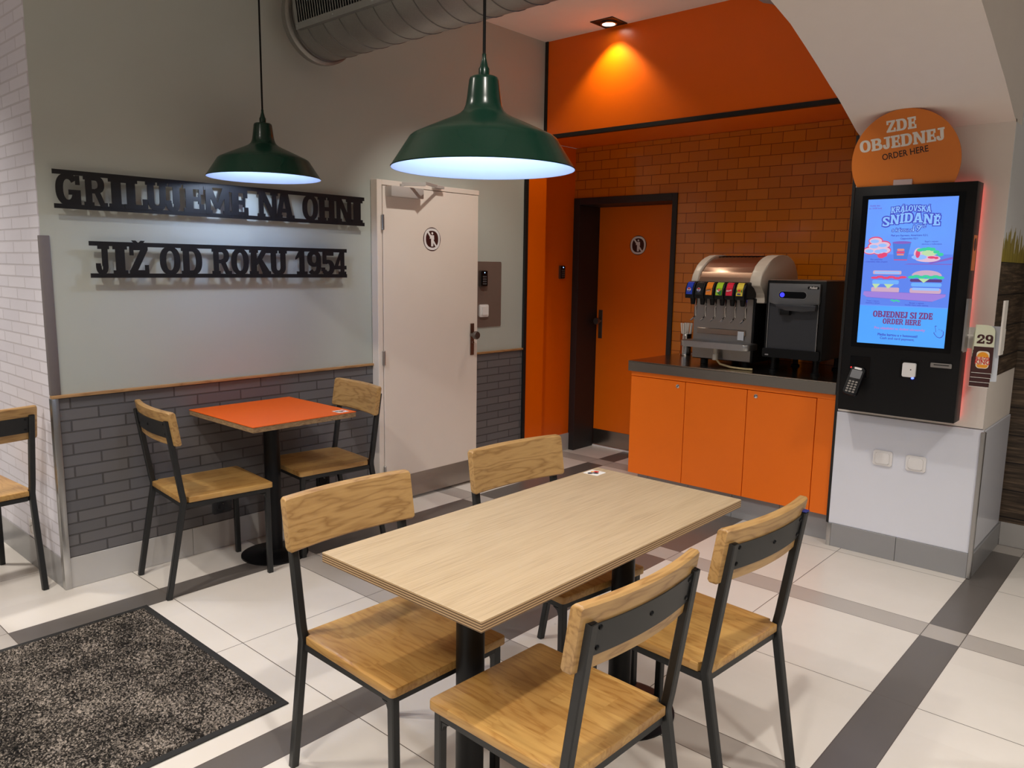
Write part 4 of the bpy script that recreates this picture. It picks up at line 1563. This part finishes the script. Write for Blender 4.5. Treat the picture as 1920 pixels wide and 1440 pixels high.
# ------------------------------------------------------------------ order kiosk
KX, KY0, KY1, KZ0, KZ1 = 4.125, .849, 1.392, .787, 1.917
kk = empty('order_kiosk')
tag(kk, 'black wall-mounted ordering kiosk with a lit blue screen on the pillar', 'kiosk')
MB().box((KX, KY0, KZ0), (CX-.022, KY1, KZ1), .003, 2).build('housing', M['black'], kk)
MB().box((CX-.022, KY0+.05, KZ0+.05), (CX-.0005, KY1-.05, KZ1-.05)).build('wall_mount', M['black'], kk, False)
led = emit('red_led', (1, .06, .05, 1), 2.6)
g = MB()
g.box((CX-.020, KY0+.012, KZ0+.012), (CX-.008, KY0+.020, KZ1-.012))
g.box((CX-.020, KY0+.020, KZ1-.022), (CX-.008, KY1-.02, KZ1-.014))
g.build('led_strip', led, kk, False)
g = MB()
bz = (1.120, 1.872)
for q in (rect(-.2285, 1.120, -.2000, 1.872), rect(.2010, 1.120, .2285, 1.872), rect(-.2000, 1.853, .2010, 1.872), rect(-.2000, 1.120, .2010, 1.142)):
    g.prism(q, FX(KX, 1.1225, 0), 0, .0025)
g.build('bezel', M['black_gloss'], kk, False)


def K(u, v):      # kiosk face frame around the screen centre
    return FX(KX, 1.1225, 0)


EM = {}


def em(name, r, g_, b_, s=1.0):
    if name not in EM:
        EM[name] = emit('screen_'+name, srgb(r, g_, b_), s)
    return EM[name]


SF = FX(KX, 1.1225, 0)
# screen with a soft blue field: emission varies by position, as the picture on it does


def screen_material():
    t = NT('screen_blue')
    s = t.n('ShaderNodeSeparateXYZ')
    co = t.coord()
    t.set(s, 0, co)
    f = t.noise(co, 4.0, 2)
    up = t.mix(f, srgb(104, 138, 252), srgb(104, 172, 255))
    low = t.mix(f, srgb(78, 160, 255), srgb(84, 172, 255))
    col = t.mix(t.math('LESS_THAN', s.outputs['Z'], 1.331), up, low)
    t.b.inputs['Base Color'].default_value = (.02, .02, .02, 1)
    t.b.inputs['Roughness'].default_value = .2
    t.set(t.b, 'Emission Color', col)
    t.b.inputs['Emission Strength'].default_value = 1.0
    return t.m


scr = MB().prism(rect(-.2000, 1.142, .2010, 1.853), SF, .0005, .0015).build('screen', screen_material(), kk, False)


def draw(name, polys, m, d):
    g = MB()
    for q in polys:
        g.prism(q, SF, .0015, .0015+d)
    return g.build(name, m, scr, False)


def KU(y):
    return 1.1225-y


# headline
dark_b = em('outline', 60, 62, 190)
lite_b = em('headline', 138, 190, 255)
g = MB()
hl = lambda u: -.9*(u-.09)**2
T = Matrix.Translation
slab_text(g, 'KRÁLOVSKÁ', SF @ T((KU(1.212), 1.790, 0)), .028, .178, .05, .0016, .0022, None, lambda u: -1.0*(u-.089)**2, .0035)
slab_text(g, 'SNÍDANĚ', SF @ T((KU(1.248), 1.737, 0)), .046, .258, .05, .0016, .0022, None, lambda u: -1.3*(u-.129)**2, .0042)
g.build('headline_outline', dark_b, scr, False)
g = MB()
slab_text(g, 'KRÁLOVSKÁ', SF @ T((KU(1.212), 1.790, 0)), .028, .178, .05, .0026, .0032, None, lambda u: -1.0*(u-.089)**2)
slab_text(g, 'SNÍDANĚ', SF @ T((KU(1.248), 1.737, 0)), .046, .258, .05, .0026, .0032, None, lambda u: -1.3*(u-.129)**2)
g.build('headline', lite_b, scr, False)
pt = lambda s, y, z, size, m, **kw: plain_text('screen_text', s, SF @ T((KU(y), z, .0022)), size, m, scr, **kw)
for s_, y_, z_, sz, bo in (('s kávou za', 1.150, 1.702, .0245, .0024), ('19', 1.0945, 1.708, .043, .0030), ('Kč', 1.062, 1.718, .0200, .0020)):
    pt(s_, y_, z_, sz, dark_b, bold=bo, shear=.1)
    plain_text('screen_text', s_, SF @ T((KU(y_), z_, .0030)), sz, lite_b, scr, bold=.0001, shear=.1)
ink = em('ink', 62, 70, 190)
pt('Platí pro Espresso, Americano 0,2 l,', 1.120, 1.676, .0115, ink, bold=.0002)
pt('Cappuccino 0,2 l', 1.120, 1.661, .0115, ink, bold=.0002)
pt('Každý den', 1.288, 1.822, .0110, em('plum', 110, 70, 190))
pt('do 10:00 hod.', 1.286, 1.809, .0110, em('plum', 110, 70, 190))
pt('Bagel s vejcem', 1.020, 1.646, .0100, ink)
pt('slaninou a hollandaise', 1.018, 1.634, .0100, ink)
pt('Mini palačinky', 1.262, 1.560, .0100, ink)
pt('s čokoládou nebo sirupem', 1.262, 1.549, .0100, ink)
pt('Toast s vejcem', 1.262, 1.355, .0100, ink)
pt('slaninou a sýrem', 1.262, 1.345, .0100, ink)
pt('Burger s vejcem', 1.060, 1.352, .0100, ink)
pt('hovězí maso nebo slanina', 1.060, 1.342, .0100, ink)
# picture: pancakes, cup, bagel, toast, burger, board - flat shapes as they appear on the display
pale = em('food_pale', 150, 190, 255)
pinkish = em('food_red', 224, 72, 120)
peach = em('food_peach', 226, 190, 214)
tan = em('food_tan', 206, 170, 196)
green_ = em('food_green', 60, 206, 160)
yellow = em('food_yellow', 190, 222, 170)
violet = em('food_violet', 132, 96, 196)
brown_ = em('food_brown', 92, 60, 130)
board = em('board', 158, 128, 220)
table_ = em('picture_table', 92, 132, 238)
draw('picture_table', [rect(-.2, 1.335, .2, 1.585)], table_, .0002)
pan = [(-.172, 1.604), (-.128, 1.602), (-.152, 1.626), (-.108, 1.606), (-.150, 1.652), (-.112, 1.632)]
draw('pancakes', [ell(x_, z_, .034, .020, 22) for x_, z_ in pan], pinkish, .0004)
draw('pancakes', [ell(x_, z_-.001, .030, .015, 22) for x_, z_ in pan], peach, .0006)
draw('pancakes', [ell(x_-.004, z_-.003, .020, .009, 22) for x_, z_ in pan], pale, .0008)
draw('strawberry', [ell(-.118, 1.578, .018, .012, 18), ell(-.104, 1.583, .014, .011, 18)], pinkish, .0010)
draw('coffee_cup', [[(-.070, 1.642), (.014, 1.642), (.002, 1.560), (-.058, 1.560)]], em('cup_blue', 74, 124, 220), .0010)
draw('coffee_cup_rim', [ell(-.028, 1.642, .043, .0065, 26)], violet, .0013)
draw('coffee_cup_base', [rect(-.058, 1.557, .002, 1.561)], pinkish, .0013)
draw('cup_mark', [rrect(-.046, 1.602, -.014, 1.612, .004), rrect(-.046, 1.580, -.014, 1.588, .003)], em('cup_mark_bun', 232, 140, 130), .0014)
draw('cup_mark', [rect(-.048, 1.590, -.012, 1.600)], pinkish, .0015)
# spatula and bagel sandwich
draw('spatula', [[(-.010, 1.537), (.200, 1.537), (.200, 1.541), (.01, 1.541)], [(.095, 1.545), (.200, 1.574), (.200, 1.563), (.11, 1.541)]], violet, .0004)
draw('bagel', [ell(.092, 1.566, .056, .017, 26), ell(.050, 1.590, .020, .026, 22)], peach, .0006)
draw('bagel_rim', [ell(.055, 1.572, .034, .012, 20)], pale, .0008)
draw('bagel_bacon', [ell(.048, 1.588, .010, .020, 18), ell(.110, 1.571, .018, .006, 16), ell(.130, 1.569, .010, .006, 16)], pinkish, .0010)
draw('bagel_egg', [ell(.098, 1.592, .034, .014, 22)], yellow, .0010)
draw('lettuce', [ell(.056+k*.018, 1.612-abs(k-2)*.003-max(0, k-3)*.009, .014, .008, 12) for k in range(6)], green_, .0012)
# toast
draw('toast', [rrect(-.150, 1.488, -.018, 1.506, .006), rrect(-.152, 1.400, -.022, 1.424, .006)], tan, .0006)
draw('toast_crumb', [rrect(-.142, 1.491, -.026, 1.502, .004)], pale, .0008)
draw('toast_bacon', [ell(-.140+k*.026, 1.470+(k % 2)*.005, .018, .006, 14) for k in range(6)], pinkish, .0010)
draw('toast_egg', [rrect(-.150, 1.440, -.026, 1.460, .008)], em('egg_white', 112, 176, 252), .0008)
draw('toast_cheese', [[(-.150, 1.440), (-.132, 1.416), (-.112, 1.440)], [(-.094, 1.440), (-.074, 1.418), (-.048, 1.440)]], yellow, .0010)
# burger
draw('burger_bun', [ell(.095, 1.484, .066, .026, 26, 0, 180), rrect(.026, 1.400, .164, 1.424, .008)], tan, .0006)
draw('burger_crumb', [rrect(.036, 1.414, .156, 1.426, .004)], pale, .0008)
draw('burger_patty', [rrect(.024, 1.454, .164, 1.468, .006)], brown_, .0010)
draw('burger_egg', [rrect(.030, 1.432, .164, 1.450, .008)], em('egg_white', 112, 176, 252), .0008)
draw('lettuce', [ell(.030+k*.021, 1.476+(k % 2)*.005, .017, .007, 12) for k in range(7)], green_, .0011)
draw('burger_cheese', [[(.06, 1.470), (.085, 1.450), (.11, 1.470)]], yellow, .0012)
# board
draw('serving_board', [[(-.186, 1.402), (.186, 1.398), (.184, 1.386), (.130, 1.362), (-.172, 1.374), (-.190, 1.386)]], board, .0003)
draw('board_edge', [[(-.186, 1.403), (.186, 1.399), (.186, 1.3975), (-.186, 1.4015)], [(-.172, 1.3745), (.130, 1.3625), (.130, 1.361), (-.172, 1.373)]], violet, .0008)
draw('herb', [ell(-.050+k*.010, 1.362-(k % 2)*.004, .007, .004, 8) for k in range(4)], green_, .0008)
# call to action
cta = em('cta', 120, 52, 120)
g = MB()
slab_text(g, 'OBJEDNEJ SI ZDE', SF @ T((KU(1.256), 1.276, 0)), .031, .272, .04, .0016, .0026)
slab_text(g, 'ORDER HERE', SF @ T((KU(1.207), 1.244, 0)), .027, .174, .04, .0016, .0026)
g.build('call_to_action', cta, scr, False)
pt('Pro objednání se dotkni obrazovky', 1.128, 1.222, .0165, em('rose', 190, 120, 200), bold=.0003)
pt('Platba kartou a v hotovosti!', 1.134, 1.190, .0165, ink, bold=.0004)
pt('Cash and card payment.', 1.134, 1.173, .0165, ink, bold=.0002)
hand = [(.158, 1.248), (.163, 1.250), (.167, 1.247), (.172, 1.226), (.176, 1.234), (.181, 1.233), (.183, 1.226), (.187, 1.232), (.191, 1.230), (.192, 1.222), (.196, 1.226), (.199, 1.222), (.199, 1.206), (.194, 1.196), (.184, 1.191), (.172, 1.194), (.163, 1.203), (.155, 1.213), (.156, 1.218), (.162, 1.217), (.164, 1.222)]
hand = [(x_-.006, z_-.001) for x_, z_ in hand]
cxh = sum(p_[0] for p_ in hand)/len(hand)
czh = sum(p_[1] for p_ in hand)/len(hand)
draw('touch_hand', [hand], ink, .0006)
draw('touch_hand', [[(cxh+(x_-cxh)*.86, czh+(z_-czh)*.90) for x_, z_ in hand]], em('hand_fill', 84, 166, 255), .0009)
# payment terminal in its pocket
MB().prism(rect(KU(1.348), .965, KU(1.250), 1.072), FX(KX, 1.1225, 0), .0002, .0012).build('terminal_pocket', M['black_gloss'], kk, False)
tilt = Matrix.Rotation(radians(-8), 4, 'Z') @ Matrix.Rotation(radians(-26), 4, 'X')
TF = FX(KX-.030, 1.310, .945) @ tilt
tm = MB().prism(rrect(-.034, -.076, .034, .074, .012), TF, -.014, .014, .005, 2).build('payment_terminal', M['black'], kk)
MB().prism(rrect(-.026, .012, .026, .056, .004), TF, .014, .0155).build('terminal_display', M['grey_plastic'], tm, False)
g = MB()
for r_ in range(5):
    for c_ in range(3):
        g.prism(rrect(-.022+c_*.0165, -.066+r_*.0135, -.022+c_*.0165+.0115, -.066+r_*.0135+.0085, .002, 2), TF, .0142, .0165)
g.build('terminal_keys', M['alu_dark'], tm, False)
MB().prism(rrect(-.018, .060, .018, .070, .004), TF, .014, .016).build('terminal_slot', M['alu'], tm, False)
MB().prism(ell(KU(1.340), 1.012, .004, .004, 12), FX(KX, 1.1225, 0), .0012, .004).build('status_light', emit('red_dot', (1, .03, .03, 1), 1.2), kk)
# code reader, receipt slot, side sticker
MB().prism(rect(KU(1.108), .984, KU(1.026), 1.070), FX(KX, 1.1225, 0), .0002, .0012).build('reader_pocket', M['black_gloss'], kk, False)
rd = MB().prism(rrect(KU(1.094), .991, KU(1.034), 1.060, .006), FX(KX, 1.1225, 0), .0012, .016, .003, 2).build('code_reader', M['socket_white'], kk)
MB().prism(ell(KU(1.055), 1.028, .003, .003, 12), FX(KX, 1.1225, 0), .016, .0166).build('reader_eye', M['black'], rd, False)
MB().prism(ell(KU(1.046), .986, .006, .004, 12), FX(KX, 1.1225, 0), .002, .010).build('reader_light', emit('reader_blue', (.05, .08, 1, 1), 8), rd)
rs = MB().prism(rrect(KU(.972), 1.049, KU(.880), 1.071, .003), FX(KX, 1.1225, 0), .0002, .008, .002, 2).build('receipt_slot', M['alu'], kk)
MB().prism(rect(KU(.958), 1.060, KU(.892), 1.064), FX(KX, 1.1225, 0), .008, .0088).build('slot_mouth', M['black'], rs, False)
SY = frame((0, KY0, 0), (1, 0, 0), (0, 0, 1))
MB().prism(rect(4.148, 1.512, 4.216, 1.675), SY, .0003, .001).build('side_sticker', M['disc'], kk, False)
MB().prism(ell(4.182, 1.632, .026, .030, 20), SY, .001, .0016).build('sticker_crest', M['brown'], kk, False)

# round sign on top of the kiosk
ds = empty('order_sign')
tag(ds, 'round amber sign with order lettering standing on top of the kiosk', 'sign')
LEAN = radians(12.5)
FD = frame((KX+.012, 1.170, KZ1+.001), (0, -1, 0), (-sin(LEAN), 0, cos(LEAN)))
DRr, DCz = .244, .108
dd = [(u_, max(v_, 0)) for u_, v_ in ell(0, DCz, DRr, DRr, 96)]
cl_ = [q for q in dd if q[1] > 0]
w0 = sqrt(DRr**2-DCz**2)
k0 = max(range(len(cl_)), key=lambda i_: (Vector(cl_[i_])-Vector(cl_[i_-1])).length)
cl_ = cl_[k0:]+cl_[:k0]
cl_ = [(w0, 0)]+cl_+[(-w0, 0)] if cl_[0][0] > 0 else [(-w0, 0)]+cl_+[(w0, 0)]
MB().prism(cl_, FD, -.006, 0).build('disc', M['disc'], ds)
TL_ = FD @ Matrix.Rotation(radians(4.2), 4, 'Z')
g = MB()
slab_text(g, 'ZDE', FD @ T((-.081, .249, 0)) @ Matrix.Rotation(radians(4.2), 4, 'Z'), .054, .132, .05, .0002, .001)
g.build('lettering', M['disc_white'], ds, False)
g = MB()
slab_text(g, 'OBJEDNEJ', FD @ T((-.203, .164, 0)) @ Matrix.Rotation(radians(4.6), 4, 'Z'), .057, .378, .04, .0002, .001)
g.build('lettering', M['disc_white'], ds, False)
plain_text('small_lettering', 'ORDER HERE', FD @ T((.002, .1475, .0006)) @ Matrix.Rotation(radians(7.5), 4, 'Z'), .041, M['disc_dark'], ds, bold=.0004, xs=.86)
MB().box((KX+.002, 1.13, KZ1+.0004), (KX+.016, 1.215, KZ1+.026), .001, 1, FD @ T((0, 0, .002)) @ Matrix.Identity(4) @ FD.inverted()).build('clip', M['clear'], ds)

# order number cards in their rack beside the kiosk
rk = empty('number_rack')
tag(rk, 'white metal rack for order number cards on the kiosk side', 'rack')
g = MB()
g.box((4.055, .824, 1.137), (4.115, .828, 1.382))
g.box((4.115, .824, 1.137), (4.120, .846, 1.382))
g.build('side_plate', M['alu'], rk, False)
MB().box((4.070, .682, 1.134), (4.140, .690, 1.380)).build('outer_plate', M['white_paint'], rk, False)
g = MB()
g.box((4.145, .682, 1.150), (4.150, .846, 1.250))
g.box((4.120, .690, 1.150), (4.146, .694, 1.250))
g.bar([(4.0995, .690, 1.215), (4.0995, .824, 1.215)], .0058, .0058, Vector((0, 0, 1)), .001)
g.build('back_bar', M['white_paint'], rk, False)


def number_card(k, label):
    c = empty('number_card')
    tag(c, label, 'card', 'order number cards in the rack')
    x_ = 4.092-k*.006
    z1 = 1.268-.004*k
    z0 = 1.030-k*.024
    y0, y1 = .792-.002*k, .713-.002*k
    lean = -.030
    F = frame((x_, y0, z1), (0, -1, 0), (-lean if False else .10, 0, 1))
    w, h_ = y0-y1, (z1-z0)
    up = Vector((.10, 0, 1)).normalized()
    ptsu = rrect(0, -h_, w, 0, .001, 1)
    ptsu = [(0, -h_), (w, -h_), (w, -.022), (w-.006, -.010), (w-.018, -.003), (w-.03, 0), (0, 0)]
    return c, F, w, h_, ptsu


for k in range(4):
    # k = 0 is the full front card; the others peep out lower, behind it
    kk_ = k
    c = empty('number_card')
    lab = ['front order card with the number 29 hanging in the rack', 'brown card edge directly under the front card of the rack', 'second brown card edge from the bottom of the rack', 'lowest brown card edge in the order number rack'][k]
    tag(c, lab, 'card', 'order number cards in the rack')
    x_ = 4.096+k*.0014
    top = 1.266-k*.012
    bot = 1.046-k*.0215
    y0, y1 = .793+k*.0020, .713+k*.0020
    w, h_ = y0-y1, top-bot
    F = frame((x_-.0, y0, top), (0, -1, 0), (.16, .035, 1))
    band = h_*.455
    up_poly = [(0, -band), (w, -band), (w, -.026), (w-.006, -.012), (w-.018, -.004), (w-.034, 0), (0, 0)]
    MB().prism(up_poly, F, 0, .0012).build('upper_half', M['card_cream'], c, False)
    lo_ = MB().prism(rect(0, -h_, w, -band-.0002), F, 0, .0012).build('lower_half', M['brown'], c, False)
    MB().prism(rect(-.0008, -h_-.002, w+.0008, -h_), F, -.0004, .0016).build('white_edge', M['paper'], c, False)
    if k == 0:
        g = MB()
        slab_text(g, '29', F @ T((.010, -band*.86, 0)), band*.42, w*.80, .04, .0012, .0018)
        g.build('number', M['brown'], c, False)
        cx_, cy_ = w/2, -band-(h_-band)*.50
        r_ = w*.325
        hh_ = (h_-band)*.33
        MB().prism(rrect(cx_-r_, cy_-hh_, cx_+r_, cy_+hh_, r_*.55, 6), F, .0012, .0016).build('emblem', M['logo_cream'], lo_, False)
        g = MB()
        g.prism(ell(cx_, cy_+hh_*.32, r_*.90, hh_*.58, 20, 0, 180), F, .0016, .0020)
        g.prism([(cx_-r_*.90, cy_-hh_*.56), (cx_+r_*.90, cy_-hh_*.56), (cx_+r_*.78, cy_-hh_*.82), (cx_+r_*.5, cy_-hh_*.92), (cx_-r_*.5, cy_-hh_*.92), (cx_-r_*.78, cy_-hh_*.82)], F, .0016, .0020)
        g.build('emblem_bun', M['logo_orange'], lo_, False)
        plain_text('emblem_lettering', 'BURGER', F @ T((cx_, cy_+hh_*.10, .0021)), hh_*.56, M['logo_red'], lo_, bold=.0005, depth=.0002, xs=.70)
        plain_text('emblem_lettering', 'KING', F @ T((cx_, cy_-hh_*.30, .0021)), hh_*.70, M['logo_red'], lo_, bold=.0006, depth=.0002, xs=.92)
c = tag(MB().prism(rrect(0, -.252, .080, 0, .004), frame((4.1036, .772, 1.262), (0, -1, 0), (.16, .035, 1)), 0, .0012).build('blank_card', M['card_grey'], None, False), 'pale blue-grey blank card behind the number cards in the rack', 'card')
